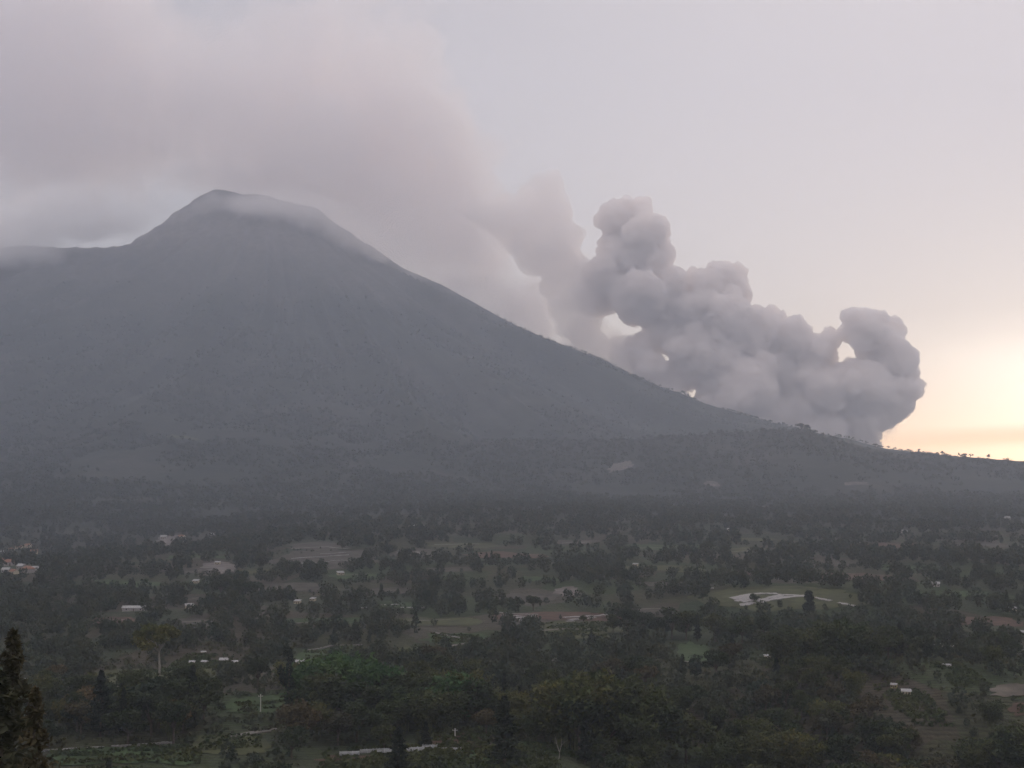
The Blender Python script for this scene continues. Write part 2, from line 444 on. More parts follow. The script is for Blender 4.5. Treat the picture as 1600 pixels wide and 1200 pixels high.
front = [(1050,632,26),(1088,655,34),(1150,668,38),(1220,685,36),(1290,700,34),(1335,700,28),(1356,690,18),(1350,514,34),(1334,500,18),(1374,652,26),(1376,542,42),(1398,566,38),(1412,600,28),(1388,622,44),(1356,606,46),(1330,640,44),(1352,668,24),
         (1272,548,26),(1240,530,30),(1204,520,32),(1262,592,38),(1288,610,36),(1310,604,26),(1282,546,20),(1284,578,20),(1296,530,15),(1286,548,22),(1318,590,22),(1014,578,26),(1004,548,26),(1030,606,24),(1250,640,56),(1290,664,36),(1205,575,54),(1168,530,44),(1160,610,58),
         (1210,652,44),(1120,628,36),(1132,440,32),(1104,450,32),(1156,462,20),(1088,492,46),(1136,500,44),(1048,520,38),(1092,556,50),(1130,570,46),
         (1060,590,26),(986,350,38),(958,342,26),(1012,364,34),(988,400,50),(1030,398,26),(958,440,44),(1000,462,50),(930,466,30),(1038,474,34),(1050,440,26)]
M_dense = homog_mat('dense_ash', 0.052, (0.999, 0.974, 0.958), 0.2)
plume = billow([(a, b, c * 0.96, ((i * 53) % 7 - 3) * 30) for i, (a, b, c) in enumerate(front)], YP, [(10, 0.30, 0.52, 0.38), (9, 0.24, 0.46, 0.42)], 4.4, 'ash_plume', M_dense, 5, 1.0, 8.5)
tag(plume, 'dense billowing ash plume rising in cauliflower heads behind the right flank of the volcano', 'ash plume')
mid = [(905,505,34),(925,538,28),(985,562,36),(1018,588,28),(1040,606,26),(890,480,32),(858,296,28),(838,305,26),(858,335,40),(826,355,48),(790,342,38),(760,335,26),(858,385,48),(884,424,42),(900,458,34),(836,400,34),(868,450,26)]
M_mid = homog_mat('thin_ash', 0.011, (0.992, 0.975, 0.968), 0.3)
plume2 = billow([(a, b, c * 0.95) for a, b, c in mid], YP, [(9, 0.3, 0.55, 0.45), (4, 0.3, 0.5, 0.4)], 9.0, 'ash_puff', M_mid, 8, 1.0, 6.0)
tag(plume2, 'softer grey ash puff trailing left of the tall cauliflower heads', 'ash plume')
drift = [(-40,150,270,200,1.2),(90,300,230,70,.9),(715,270,100,100,1),(690,190,85,85,.9),(640,150,110,100,.8),(640,330,150,120,1),(740,400,110,100,1),(810,480,95,75,1),(600,230,170,140,1),
         (470,230,190,140,1),(430,110,230,170,.9),(290,190,230,140,1.1),(130,110,290,210,1),(60,0,320,180,.9),(120,230,220,85,1),(880,540,90,60,.9),(850,450,80,90,.9),(790,340,70,70,.6),(930,580,70,40,.8),(560,40,200,140,.7),
         (380,290,170,60,1.1)]
smoke = soft_cloud('drifting_smoke', drift, 8400, 0.0068, (0.985, 0.966, 0.962), 0.0018, 0.25, 1.7, 0.20, 1.0, 45.0, 1.12, 170.0, 0.3, 2.6)
tag(smoke, 'pale pinkish grey smoke drifting up and left behind the summit', 'smoke cloud')
col = [(690,190,46),(652,118,44),(640,180,56),(720,248,52),(742,312,50),(700,330,74),(640,255,80),(560,190,70),(482,150,64),(500,250,80),(600,350,80),(700,410,62),(765,462,50),(822,512,40),
       (590,110,54),(540,300,70),(450,300,50),(760,380,46),(655,80,36)]
M_col = homog_mat('column_ash', 0.0030, (0.99, 0.968, 0.96), 0.3)
col_o = billow([(a, b, c, ((i * 37) % 9 - 4) * 60) for i, (a, b, c) in enumerate(col)], 8300, [(9, 0.3, 0.55, 0.35), (5, 0.3, 0.5, 0.35)], 16.0, 'smoke_column', M_col, 12, 1.0, 16.0)
tag(col_o, 'puffy pinkish smoke column leaning left above the upper right slope', 'smoke cloud')
cap = [(0,405,120,42,1.2),(60,350,190,66,1.1),(170,362,110,34,1.0),(250,335,90,32,.6),(-80,385,150,100,1.2),(110,310,150,40,.7)]
cloud = soft_cloud('shoulder_cloud', cap, 6150, 0.008, (0.998, 0.992, 0.992), 0.0022, 0.1, 1.2, 0.30, 1.0, 25.0, 1.05, 110.0, 0.3, 1.4)
tag(cloud, 'low white grey cloud lying over the left shoulder of the volcano', 'cloud')
veil_b = [(350,318,80,34,.8),(430,318,95,44,1.35),(500,336,78,46,1.2),(560,372,66,44,1.1),(600,400,56,34,1.1),(650,428,50,26,.9),(290,330,50,40,.4),(700,450,45,18,.6)]
veil_o = soft_cloud('summit_smoke', veil_b, 6520, 0.012, (0.992, 0.972, 0.968), 0.0035, 0.15, 1.35, 0.35, 0.6, 16.0, 1.05, 70.0)
tag(veil_o, 'thin smoke veil clinging to the summit crater and upper right slope', 'smoke cloud')
WC = (0.985, 0.962, 0.953)
def wisp(bl, label): tag(soft_cloud('trailing_ash', bl, 7950, 0.011, WC, 0.004, 0.2, 1.1, 0.35, 0.9, 16.0, 1.05, 40.0), label, 'ash plume')
wisp([(905,525,38,44,1),(930,505,32,30,1),(880,545,30,30,.9),(1000,560,70,44,.9),(1040,590,50,28,1),(960,540,60,44,.8),(940,570,50,30,.8)], 'thin brownish ash trailing beneath the tall cauliflower heads down to the slope')
wisp([(1385,664,28,26,1),(1366,684,26,14,1),(1400,650,20,20,.7)], 'pinkish torn ash under the rightmost plume lobe, touching the ridge')
wisp([(700,440,80,44,.6),(790,500,80,46,.7),(740,460,60,60,.5)], 'faint pinkish ash along the upper right slope between summit smoke and grey puff')

# ------------------------------------------------------------------ haze
def haze_box(density):
    s = 12000.0; z0 = -320.0; z1 = 3300.0
    v = [(x, y, z) for x in (-s, s) for y in (-s, s) for z in (z0, z1)]
    f = [(0, 1, 3, 2), (4, 6, 7, 5), (0, 4, 5, 1), (2, 3, 7, 6), (0, 2, 6, 4), (1, 5, 7, 3)]
    m = homog_mat('haze', density, (0.655, 0.735, 0.88), 0.35)
    o = mesh_obj('haze', v, f, m)
    tag(o, kind='stuff')
haze_box(1.15e-4)

# ------------------------------------------------------------------ fields and paths
rnd = random.Random(7)
def G(px, py, lift=0.0):
    g = ground_at(px, py)
    return (g[0], g[1], g[2] + lift)
def soil_mat(name, c1, c2, freq=1.6, ang=0.0):
    def b(t):
        p = mapping(t, pos(t), rot=(0, 0, ang))
        w = t.nodes.new('ShaderNodeTexWave'); t.links.new(p, w.inputs['Vector'])
        w.inputs['Scale'].default_value = freq * 0.3; w.inputs['Distortion'].default_value = 2.0
        w.inputs['Detail'].default_value = 3; w.inputs['Detail Scale'].default_value = 0.6
        c = mix_col(t, w.outputs['Fac'], c1, c2)
        n = noise_tex(t, pos(t), 0.09, 5, 0.65)
        return mix_col(t, 1.0, c, ramp(t, n, [(0.3, 0.55), (0.7, 1.4)]), 'MULTIPLY')
    return surf_mat(name, b, 0.95)
M_green = soil_mat('green_crop', (0.026, 0.048, 0.018), (0.044, 0.066, 0.026))
M_olive = soil_mat('olive_crop', (0.042, 0.050, 0.022), (0.062, 0.066, 0.030))
M_brown = soil_mat('bare_soil', (0.058, 0.038, 0.028), (0.085, 0.055, 0.040))
M_pale = soil_mat('dry_terrace', (0.075, 0.068, 0.055), (0.125, 0.11, 0.092), 2.6)
M_terr = soil_mat('dim_terrace', (0.036, 0.036, 0.027), (0.070, 0.063, 0.052), 2.6)
M_scar = soil_mat('pale_scar', (0.095, 0.085, 0.078), (0.145, 0.13, 0.12))
M_film = surf_mat('mulch_film', lambda t: ramp(t, noise_tex(t, pos(t), 0.8, 4, 0.6), [(0.3, (0.12, 0.115, 0.11)), (0.7, (0.235, 0.225, 0.215))]), 0.45, spec=0.4)
def patch(name, corners, mat, n=14, lift=0.25, rough_edge=0.10, label=None):
    """ground-hugging sheet between four ground points (fl, fr, br, bl)"""
    P = [np.array(G(*c)[:2]) for c in corners]
    s = np.linspace(0, 1, n)
    V = []
    for j in s:
        for i in s:
            ii_ = i; 
            q = (P[0] * (1 - i) + P[1] * i) * (1 - j) + (P[3] * (1 - i) + P[2] * i) * j
            V.append(q)
    V = np.array(V).reshape(n, n, 2)
    cen = V.mean((0, 1)); ph = rnd.random() * 50
    for j in range(n):
        for i in range(n):
            e = max(abs(2 * i / (n - 1) - 1), abs(2 * j / (n - 1) - 1))
            k = 1 + rough_edge * e * float(vnoise(np.array([i * 0.45 + ph]), np.array([j * 0.45]))[0]) * 2.2
            rr = math.hypot(2 * i / (n - 1) - 1, 2 * j / (n - 1) - 1)
            k *= 1 - 0.16 * max(0, rr - 1) / 0.41
            V[j, i] = cen + (V[j, i] - cen) * k
    z = height(V[..., 0], V[..., 1]) + lift
    VV = np.dstack([V, z]).reshape(-1, 3)
    F = [(j * n + i, j * n + i + 1, (j + 1) * n + i + 1, (j + 1) * n + i) for j in range(n - 1) for i in range(n - 1)]
    o = mesh_obj(name, VV, F, mat, smooth_=True)
    tag(o, kind='structure')
    FIELDS.append([V[0, 0], V[0, -1], V[-1, -1], V[-1, 0]])
    return o
FIELDS = []
def box(x0, x1, y0, y1, sk=0): return [(x0, y1), (x1, y1 - sk), (x1 - 3, y0 - sk), (x0 + 3, y0)]
patch('field', box(130, 345, 1046, 1074, 3), M_olive)
patch('field', box(70, 300, 1172, 1199), M_green, lift=0.3)
patch('field', box(462, 560, 1014, 1042, 5), M_green)
patch('field', box(425, 585, 862, 893, 4), M_terr)
patch('field', box(612, 682, 858, 872, 0), M_terr)
patch('field', box(452, 540, 850, 859, 1), M_terr)
patch('field', box(780, 965, 958, 973, 1), M_brown)
patch('field', box(826, 965, 974, 1000, 2), M_olive)
patch('field', box(660, 770, 990, 1008, -2), M_green)
patch('field', box(1056, 1112, 1006, 1038, 0), M_green)
patch('field', box(1085, 1345, 924, 957, 1), M_olive)
patch('field', box(1548, 1640, 1074, 1091, 4), M_pale)
patch('field', box(1578, 1660, 1101, 1122, 2), M_brown)
patch('field', box(672, 778, 1150, 1172, 1), M_brown)
patch('field', box(500, 640, 1182, 1200, 0), M_brown, lift=0.28)
patch('field', box(700, 960, 1174, 1200, 0), M_green, lift=0.32)
patch('field', box(300, 420, 1150, 1180, 2), M_olive)
patch('field', box(352, 470, 1090, 1118, 2), M_green)
patch('field', box(305, 368, 884, 902, 6), M_scar)
patch('field', box(240, 292, 838, 852, 2), M_scar)
patch('field', box(615, 665, 1012, 1035, 0), M_olive)
patch('bare_slope', box(862, 905, 920, 936, 3), M_scar)
patch('bare_slope', box(950, 990, 727, 740, 8), M_scar, lift=1.0)
patch('bare_slope', box(1100, 1126, 752, 760, -3), M_scar, lift=1.0)
patch('bare_slope', box(1316, 1356, 755, 760, 1), M_scar, lift=1.0)
patch('bare_slope', box(262, 310, 679, 686, -6), M_olive, lift=1.0)
patch('bare_slope', box(1165, 1210, 792, 797, 1), M_pale, lift=1.0)
patch('field', box(1040, 1100, 790, 797, 1), M_olive, lift=1.0)

for b_ in (box(480, 905, 1172, 1226), box(60, 335, 1172, 1226), box(640, 790, 1140, 1160)): FIELDS.append([np.array(G(*c)[:2]) for c in b_])
def ribbon(name, pts, width, mat, lift=0.35, parent=None, kind=None, seg=10, wob=0.0):
    P = []
    for a, b in zip(pts[:-1], pts[1:]):
        for k in range(seg): P.append(np.array(a) * (1 - k / seg) + np.array(b) * k / seg)
    P.append(np.array(pts[-1])); P = np.array(P)
    T = np.gradient(P, axis=0); T /= np.linalg.norm(T, axis=1)[:, None] + 1e-9
    Nn = np.stack([-T[:, 1], T[:, 0]], 1)
    w = width / 2 * (1 + wob * np.array([float(vnoise(np.array([i * 0.5 + pts[0][0]]), np.array([0.3]))[0]) for i in range(len(P))]))
    A_ = P + Nn * w[:, None]; B_ = P - Nn * w[:, None]
    V = np.empty((len(P) * 4, 3))
    for q, (xy, dz) in enumerate(((A_, lift), (B_, lift), (A_, -0.15), (B_, -0.15))):
        V[q::4, :2] = xy; V[q::4, 2] = height(xy[:, 0], xy[:, 1]) + dz
    F = []
    for i in range(len(P) - 1):
        a = i * 4; b = a + 4
        F += [(a, a + 1, b + 1, b), (a, b, b + 2, a + 2), (a + 1, a + 3, b + 3, b + 1)]
    F += [(0, 2, 3, 1), (len(V) - 4, len(V) - 3, len(V) - 1, len(V) - 2)]
    o = mesh_obj(name, V, F, mat, parent)
    if kind: tag(o, kind=kind)
    return o
M_path = surf_mat('path', lambda t: ramp(t, noise_tex(t, pos(t), 0.5, 4, 0.6), [(0.3, (0.10, 0.095, 0.085)), (0.7, (0.19, 0.18, 0.165))]), 0.95)
def pathpx(pts, w=2.6): ribbon('path', [G(*p)[:2] for p in pts], w, M_path, 0.4, kind='structure', wob=0.4)
pathpx([(360, 1153), (392, 1147), (420, 1144), (482, 1132), (512, 1127), (545, 1126)])
pathpx([(180, 1075), (205, 1073), (240, 1073), (255, 1076)], 2.0)
pathpx([(480, 1017), (520, 1010), (566, 1009)], 2.4)
pathpx([(680, 990), (710, 996), (735, 1000)], 2.2)
pathpx([(700, 1012), (740, 1005), (770, 998)], 2.2)
pathpx([(846, 1036), (868, 1032), (890, 1027)], 2.6)
pathpx([(845, 986), (880, 984), (925, 986)], 2.6)
pathpx([(1060, 1033), (1100, 1037)], 1.6)
pathpx([(455, 858), (510, 855), (545, 858)], 5)
pathpx([(620, 865), (650, 863), (680, 868)], 5)

# many narrow terraces across the middle valley
tr = random.Random(5); done = []
for k in range(300):
    if len(done) >= 34: break
    cx0 = tr.uniform(150, 1560); cy0 = tr.choice([tr.uniform(842, 905), tr.uniform(905, 975)]); w_ = tr.uniform(30, 75); h_ = tr.uniform(2.2, 4.5) * (1 + (cy0 - 842) / 110)
    if any(abs(cx0 - a) < w_ + b + 8 and abs(cy0 - c) < h_ + d + 5 for a, c, b, d in done): continue
    if 1070 < cx0 < 1350 and 905 < cy0 < 965 or 420 < cx0 < 690 and 845 < cy0 < 900 or 770 < cx0 < 980 and 950 < cy0: continue
    done.append((cx0, cy0, w_, h_))
    patch('field', box(cx0 - w_, cx0 + w_, cy0 - h_, cy0 + h_, tr.uniform(-3, 3)), tr.choice([M_olive, M_terr, M_green, M_terr, M_brown]), 12, 0.3)
    if tr.random() < .55:
        yy_ = cy0 + h_ * tr.uniform(-.6, .6); pathpx([(cx0 - w_ * .7, yy_ + 1), (cx0, yy_), (cx0 + w_ * tr.uniform(.2, .8), yy_ - .5)], 1.6 * (1 + max(0, 905 - cy0) / 60))

# plastic mulch film over crop beds: each bed a part of its field's cover
def beds(label, strips, width=2.4):
    pts0 = G(*strips[0][0])
    t = bpy.data.objects.new('mulch_beds', None); scene.collection.objects.link(t)
    t.location = pts0
    bpy.context.view_layer.update()
    for s in strips:
        o = ribbon('mulch_strip', [G(*p)[:2] for p in s], width * rnd.uniform(0.8, 1.2), M_film, 0.55, wob=0.5)
        me = o.data; co = np.empty(len(me.vertices) * 3, np.float32); me.vertices.foreach_get('co', co)
        co = co.reshape(-1, 3) - np.array(pts0, np.float32); me.vertices.foreach_set('co', co.ravel()); me.update()
        o.parent = t
    tag(t, label, 'mulch beds', 'crop beds under pale plastic film')
beds('pale plastic mulch strips on the small dark field left of the olive one, mid valley',
     [[(776, 958), (800, 960), (840, 961)], [(784, 962), (812, 964), (838, 966)], [(792, 966), (815, 967), (835, 963)], [(800, 971), (812, 971), (822, 969)], [(825, 961), (838, 961)]])
beds('long pale plastic strips edging the olive field in mid valley',
     [[(880, 966), (900, 965), (925, 963)], [(890, 970), (915, 968), (930, 966)], [(918, 965), (940, 963), (963, 961)], [(885, 973), (897, 972)]])
beds('wide pale plastic sheets curving over the bare knoll beside the tall lone tree',
     [[(1142, 936), (1165, 932), (1190, 929), (1215, 929)], [(1150, 941), (1172, 936), (1185, 934)], [(1156, 948), (1166, 946), (1178, 943)], [(1146, 938.5), (1160, 935), (1172, 933)], [(1160, 943), (1174, 939), (1186, 937)], [(1188, 940), (1204, 935), (1222, 932)],
      [(1186, 943), (1205, 938), (1230, 934), (1258, 933)], [(1215, 930), (1240, 932), (1262, 934)], [(1272, 935), (1290, 939), (1298, 940)], [(1310, 943), (1335, 949)], [(1092, 921), (1115, 920)]], 4.2)
beds('single row of short pale film strips above the green field at lower left',
     [[(66 + k * 6.4, 1176 - k * 0.42), (70.4 + k * 6.4, 1174.6 - k * 0.42)] for k in range(32) if k not in (4, 9, 10, 15, 16)], 1.0)
beds('thin pale plastic rows behind the bright green bushes in mid valley',
     [[(550, 952), (578, 951)], [(626, 951), (645, 951), (664, 950)], [(600, 946), (622, 946)]], 2.4)
beds('pale film rows on the dry terraces left of centre',
     [[(455, 874), (500, 871), (545, 869)], [(480, 880), (530, 876), (583, 874)], [(440, 884), (470, 881), (505, 879)], [(500, 866), (540, 864)]], 2.2)

# ------------------------------------------------------------------ houses
def plain(c, v=0.25, s=1.5):
    lo = tuple(x * (1 - v) for x in c); hi = tuple(min(1, x * (1 + v)) for x in c)
    return lambda t: ramp(t, noise_tex(t, pos(t), s, 5, 0.65), [(0.3, lo), (0.7, hi)])
M_white = surf_mat('white_wall', plain((0.32, 0.30, 0.28)), 0.9)
M_cream = surf_mat('cream_wall', plain((0.45, 0.40, 0.30)), 0.9)
M_tile = surf_mat('clay_tile', plain((0.22, 0.12, 0.085), 0.35, 0.9), 0.85)
M_zinc = surf_mat('zinc_sheet', plain((0.27, 0.27, 0.27), 0.4), 0.6, spec=0.5)
M_dark = surf_mat('dark_opening', plain((0.03, 0.03, 0.035)), 0.4)
M_wood = surf_mat('wood', plain((0.13, 0.09, 0.06)), 0.8)
M_yel = surf_mat('yellow_wall', plain((0.28, 0.25, 0.12)), 0.9)
def cuboid(x0, x1, y0, y1, z0, z1):
    v = [(x, y, z) for x in (x0, x1) for y in (y0, y1) for z in (z0, z1)]
    f = [(0, 1, 3, 2), (4, 6, 7, 5), (0, 4, 5, 1), (2, 3, 7, 6), (0, 2, 6, 4), (1, 5, 7, 3)]
    return v, f
def join(parts):
    V = []; F = []
    for v, f in parts:
        o = len(V); V += list(v); F += [tuple(i + o for i in q) for q in f]
    return V, F
def copy_tree(o, parent=None, loc=None):
    c = o.copy(); scene.collection.objects.link(c)
    if parent: c.parent = parent
    if loc is not None: c.location = loc
    for ch in list(o.children): copy_tree(ch, c)
    return c
def make_house(w, d, h, wall, roofm, name='house', hip=False, lean=False):
    root = bpy.data.objects.new(name, None); scene.collection.objects.link(root)
    hw, hd = w / 2, d / 2
    v, f = cuboid(-hw, hw, -hd, hd, -2.5, h)
    if not hip and not lean:
        n = len(v); rz = h + d * 0.30
        v += [(-hw, 0, rz - 0.15), (hw, 0, rz - 0.15)]; f += [(1, 3, n), (5, n + 1, 7)]
    mesh_obj('wall', v, f, wall, root)
    e = 0.5; rz = h + d * 0.30; t = 0.14; i = hd * 0.8 if hip else 0
    def slab(pts): 
        return pts + [(x, y, z - t) for x, y, z in pts], [(0, 1, 2, 3), (7, 6, 5, 4), (0, 4, 5, 1), (1, 5, 6, 2), (2, 6, 7, 3), (3, 7, 4, 0)]
    ez = h - e * 0.6 + 0.1
    if lean:
        R_ = slab([(-hw - e, -hd - e, h + 0.12), (hw + e, -hd - e, h + 0.12), (hw + e, hd + e, h + 1.4), (-hw - e, hd + e, h + 1.4)])
    else:
        ridge = [(-hw - e + i, 0, rz), (hw + e - i, 0, rz)]
        R_ = [slab([(-hw - e, -hd - e, ez), (hw + e, -hd - e, ez), ridge[1], ridge[0]]), slab([(hw + e, hd + e, ez), (-hw - e, hd + e, ez), ridge[0], ridge[1]])]
        if hip:
            R_ += [([(-hw - e, -hd - e, ez), (-hw - e, hd + e, ez), ridge[0]], [(0, 1, 2)]), ([(hw + e, -hd - e, ez), (hw + e, hd + e, ez), ridge[1]], [(0, 1, 2)])]
        R_ = join(R_)
    mesh_obj('roof', R_[0], R_[1], roofm, root)
    v, f = cuboid(-0.5, 0.5, -hd - 0.06, -hd + 0.02, 0.0, 2.0)
    mesh_obj('door', v, f, M_wood, root)
    for sx in (-0.62, 0.62):
        v, f = cuboid(sx * hw - 0.6, sx * hw + 0.6, -hd - 0.05, -hd + 0.02, 0.9, 2.1)
        fr = mesh_obj('window', v, f, M_wood, root)
        v, f = cuboid(sx * hw - 0.5, sx * hw + 0.5, -hd - 0.07, -hd - 0.02, 1.0, 2.0)
        mesh_obj('pane', v, f, M_dark, fr)
    return root
protos = {}
def place_house(kind, px, py, rz, label, cat, group=None, scale=1.0):
    if kind not in protos:
        protos[kind] = dict(red=lambda: make_house(9, 7, 3.2, M_white, M_tile, hip=True), redg=lambda: make_house(8, 6, 3.0, M_cream, M_tile),
                            white=lambda: make_house(8, 6, 3.4, M_white, M_zinc), shed=lambda: make_house(6.5, 4, 2.6, M_cream, M_zinc, 'shed', lean=True),
                            long=lambda: make_house(20, 6, 2.8, M_white, M_zinc, 'shed'), yel=lambda: make_house(5, 4, 3.0, M_yel, M_zinc))[kind]()
        o = protos[kind]
    else:
        o = copy_tree(protos[kind])
    x, y, z = G(px, py)
    o.location = (x, y, z); o.rotation_euler = (0, 0, rz); o.scale = (scale,) * 3
    FIELDS.append([np.array([x - 9, y - 40]), np.array([x + 9, y - 40]), np.array([x + 9, y + 6]), np.array([x - 9, y + 6])])
    tag(o, label, cat, group)
    return o
HG = 'houses of the far left village'
village = [(4, 880, 'red', 'largest orange tiled house, at the left edge of the far village'), (14, 884, 'red', 'orange tiled house just right of the largest one in the far village'),
 (30, 858, 'redg', 'red gabled house at the upper edge of the far left village'), (44, 856, 'redg', 'upper right red gabled house of the far left village'),
 (17, 862, 'red', 'red hipped house between the trees, upper left of the far village'), (6, 866, 'white', 'zinc roofed white house, upper left corner of the far village'),
 (10, 895, 'white', 'white house at the lower left of the far village'), (22, 897, 'redg', 'red gabled house along the lower edge of the far village'),
 (34, 890, 'white', 'white house in the middle of the far left village'), (44, 895, 'red', 'small red hipped house low in the far left village'),
 (54, 893, 'white', 'white zinc roofed house, second from the right end of the village'), (65, 896, 'white', 'rightmost white house of the far left village'),
 (36, 878, 'redg', 'lone red gabled house in the middle of the far left village'), (52, 866, 'redg', 'red gabled house at the right shoulder of the far village')]
for px, py, k, lb in village: place_house(k, px, py, rnd.uniform(-0.7, 0.7), lb, 'house', HG, rnd.uniform(0.9, 1.25))
HG2 = 'scattered farm buildings in the valley'
scat = [(210, 955, 'long', 'long whitish shed among dark trees left of the hazy grove', 'shed', 1.0), (256, 842, 'white', 'pale zinc roofed farmhouse on the highest left terrace', 'house', 1.4),
 (284, 841, 'redg', 'pinkish gabled farmhouse on the highest left terrace', 'house', 1.3), (332, 837, 'white', 'small bright farmhouse right of the highest left terrace', 'house', 1.0),
 (340, 882, 'shed', 'tiny white shed above the pale bare field', 'shed', 1.0), (306, 912, 'shed', 'tiny white shed at the foot of the pale bare field', 'shed', 1.0),
 (296, 951, 'shed', 'low pale shed right of the long whitish shed', 'shed', 1.1), (465, 943, 'shed', 'little bright shed in the trees below the dry terraces', 'shed', 0.9),
 (489, 939, 'shed', 'faint little shed right of the bright one below the dry terraces', 'shed', 0.8), (532, 899, 'shed', 'bright white shed under the dry terraces', 'shed', 1.1),
 (72, 1004, 'redg', 'pinkish roofed house in the dark trees beside the tall conifer', 'house', 0.6), (34, 1068, 'shed', 'whitish shed against the tall dark conifer at far left', 'shed', 0.7),
 (300, 1038, 'shed', 'leftmost white shed of the row behind the dark copse', 'shed', 0.55), (320, 1038, 'white', 'second white building of the row behind the dark copse', 'house', 0.5),
 (350, 1036, 'white', 'third and largest white building of the row behind the copse', 'house', 0.65), (367, 1038, 'shed', 'rightmost white shed of the row behind the dark copse', 'shed', 0.6),
 (318, 1023, 'shed', 'tiny white shed standing back above the row of white sheds', 'shed', 0.5), (469, 1040, 'shed', 'bright white shed right of the odd forked tree', 'shed', 0.8),
 (650, 826, 'long', 'long white building far up at the forest foot', 'building', 1.3), (659, 1022, 'shed', 'isolated bright white shed above the green bamboo grove', 'shed', 0.65),
 (993, 885, 'shed', 'tiny pale shed in the central woods', 'shed', 0.9), (1182, 796, 'shed', 'tiny white hut on the upper slope under the ash plume', 'shed', 1.0),
 (1574, 812, 'white', 'bright house at the right edge on the upper slope', 'house', 1.3), (1413, 833, 'white', 'white house in woods on the upper right slope', 'house', 1.1),
 (1341, 853, 'shed', 'pale shed below the white house on the upper right slope', 'shed', 1.3), (1462, 917, 'white', 'white house in the hazy woods right of the bare knoll', 'house', 0.9),
 (1399, 892, 'shed', 'little shed in woods above the bare knoll', 'shed', 0.9), (1199, 1029, 'shed', 'small grey white shed in the dark right-hand grove', 'shed', 0.6),
 (1418, 1013, 'shed', 'leftmost pale shed on the right-hand hilltop', 'shed', 0.8), (1456, 1013, 'shed', 'second pale shed on the right-hand hilltop', 'shed', 0.8),
 (1474, 1011, 'white', 'pale house between sheds on the right-hand hilltop', 'house', 0.5), (1490, 1013, 'shed', 'rightmost pale shed of the right-hand hilltop row', 'shed', 0.6),
 (1478, 1041, 'long', 'dark gapped white shed below the hilltop row at right', 'shed', 0.3), (1597, 992, 'white', 'upper white house cut by the right edge', 'house', 0.6),
 (1598, 1019, 'white', 'lower white house cut by the right edge', 'house', 0.6), (1582, 956, 'shed', 'pale shed in trees near the right edge', 'shed', 1.0),
 (1397, 1076, 'yel', 'small yellow walled house in the right-hand thicket', 'house', 0.6), (1416, 1086, 'shed', 'pale shed right of the small yellow house', 'shed', 0.7),
 (1140, 830, 'shed', 'tiny pale shed in forest below the right slope', 'shed', 1.2), (1128, 867, 'shed', 'tiny dot-like white shed in forest above the knoll', 'shed', 0.8)]
for px, py, k, lb, cat, s in scat: place_house(k, px, py, rnd.uniform(-0.5, 0.5), lb, cat, HG2, s * 0.75)

# plastic crop tunnels at the bottom of the view
M_tunnel = surf_mat('tunnel_film', plain((0.16, 0.168, 0.17), 0.4, 0.5), 0.45, spec=0.4)
def tunnel(px, py, L_, W_, Hh, rz, label):
    root = bpy.data.objects.new('crop_tunnel', None); scene.collection.objects.link(root)
    root.location = G(px, py); root.rotation_euler = (0, 0, rz)
    n = 10; m = 13; V = []; F = []
    for j in range(m):
        for i in range(n + 1):
            a = math.pi * i / n; sag = 1 - 0.06 * (j % 3 == 1)
            V.append((-L_ / 2 + L_ * j / (m - 1), -math.cos(a) * W_ / 2, math.sin(a) * Hh * sag - (0.6 if i in (0, n) else 0)))
    for j in range(m - 1):
        for i in range(n): F.append((j * (n + 1) + i, j * (n + 1) + i + 1, (j + 1) * (n + 1) + i + 1, (j + 1) * (n + 1) + i))
    F.append(tuple(range(n + 1))); F.append(tuple((m - 1) * (n + 1) + i for i in range(n, -1, -1)))
    mesh_obj('cover', V, F, M_tunnel, root, True)
    for j in (0, 4, 8, 12):
        P = [(-L_ / 2 + L_ * j / 12, -math.cos(math.pi * i / n) * (W_ / 2 + .05), math.sin(math.pi * i / n) * (Hh + .05)) for i in range(n + 1)]
        v = []; f = []
        for p in P: v += [(p[0] - .06, p[1], p[2]), (p[0] + .06, p[1], p[2]), (p[0] + .06, p[1] * 1.02, p[2] + .08), (p[0] - .06, p[1] * 1.02, p[2] + .08)]
        for i in range(n):
            for k in range(4): f.append((i * 4 + k, i * 4 + (k + 1) % 4, i * 4 + 4 + (k + 1) % 4, i * 4 + 4 + k))
        mesh_obj('hoop', v, f, M_zinc, root)
    x, y, z = root.location
    FIELDS.append([np.array([x - 9, y - 28]), np.array([x + 9, y - 28]), np.array([x + 9, y + 6]), np.array([x - 9, y + 6])])
    tag(root, label, 'crop tunnel', 'pale crop tunnels at the bottom edge')
tunnel(578, 1176, 6, 2.4, 1.0, 0.25, 'narrow left crop tunnel of the pale group at bottom centre')
tunnel(606, 1178, 7, 3.6, 1.6, 0.2, 'large pale crop tunnel left of the small conifer, bottom centre')
tunnel(648, 1176, 5.5, 3.4, 1.4, 0.3, 'pale crop tunnel right of the small conifer, bottom centre')
tunnel(672, 1171, 4.5, 3, 1.5, -0.2, 'rightmost pale crop tunnel beside the red soil field')
tunnel(700, 1172, 8, 1.6, 0.8, 0.05, 'low thin crop tunnel at the edge of the red soil field')
tunnel(546, 1180, 6, 2.2, 1.0, 0.15, 'smallest low crop tunnel at the left end of the pale group')

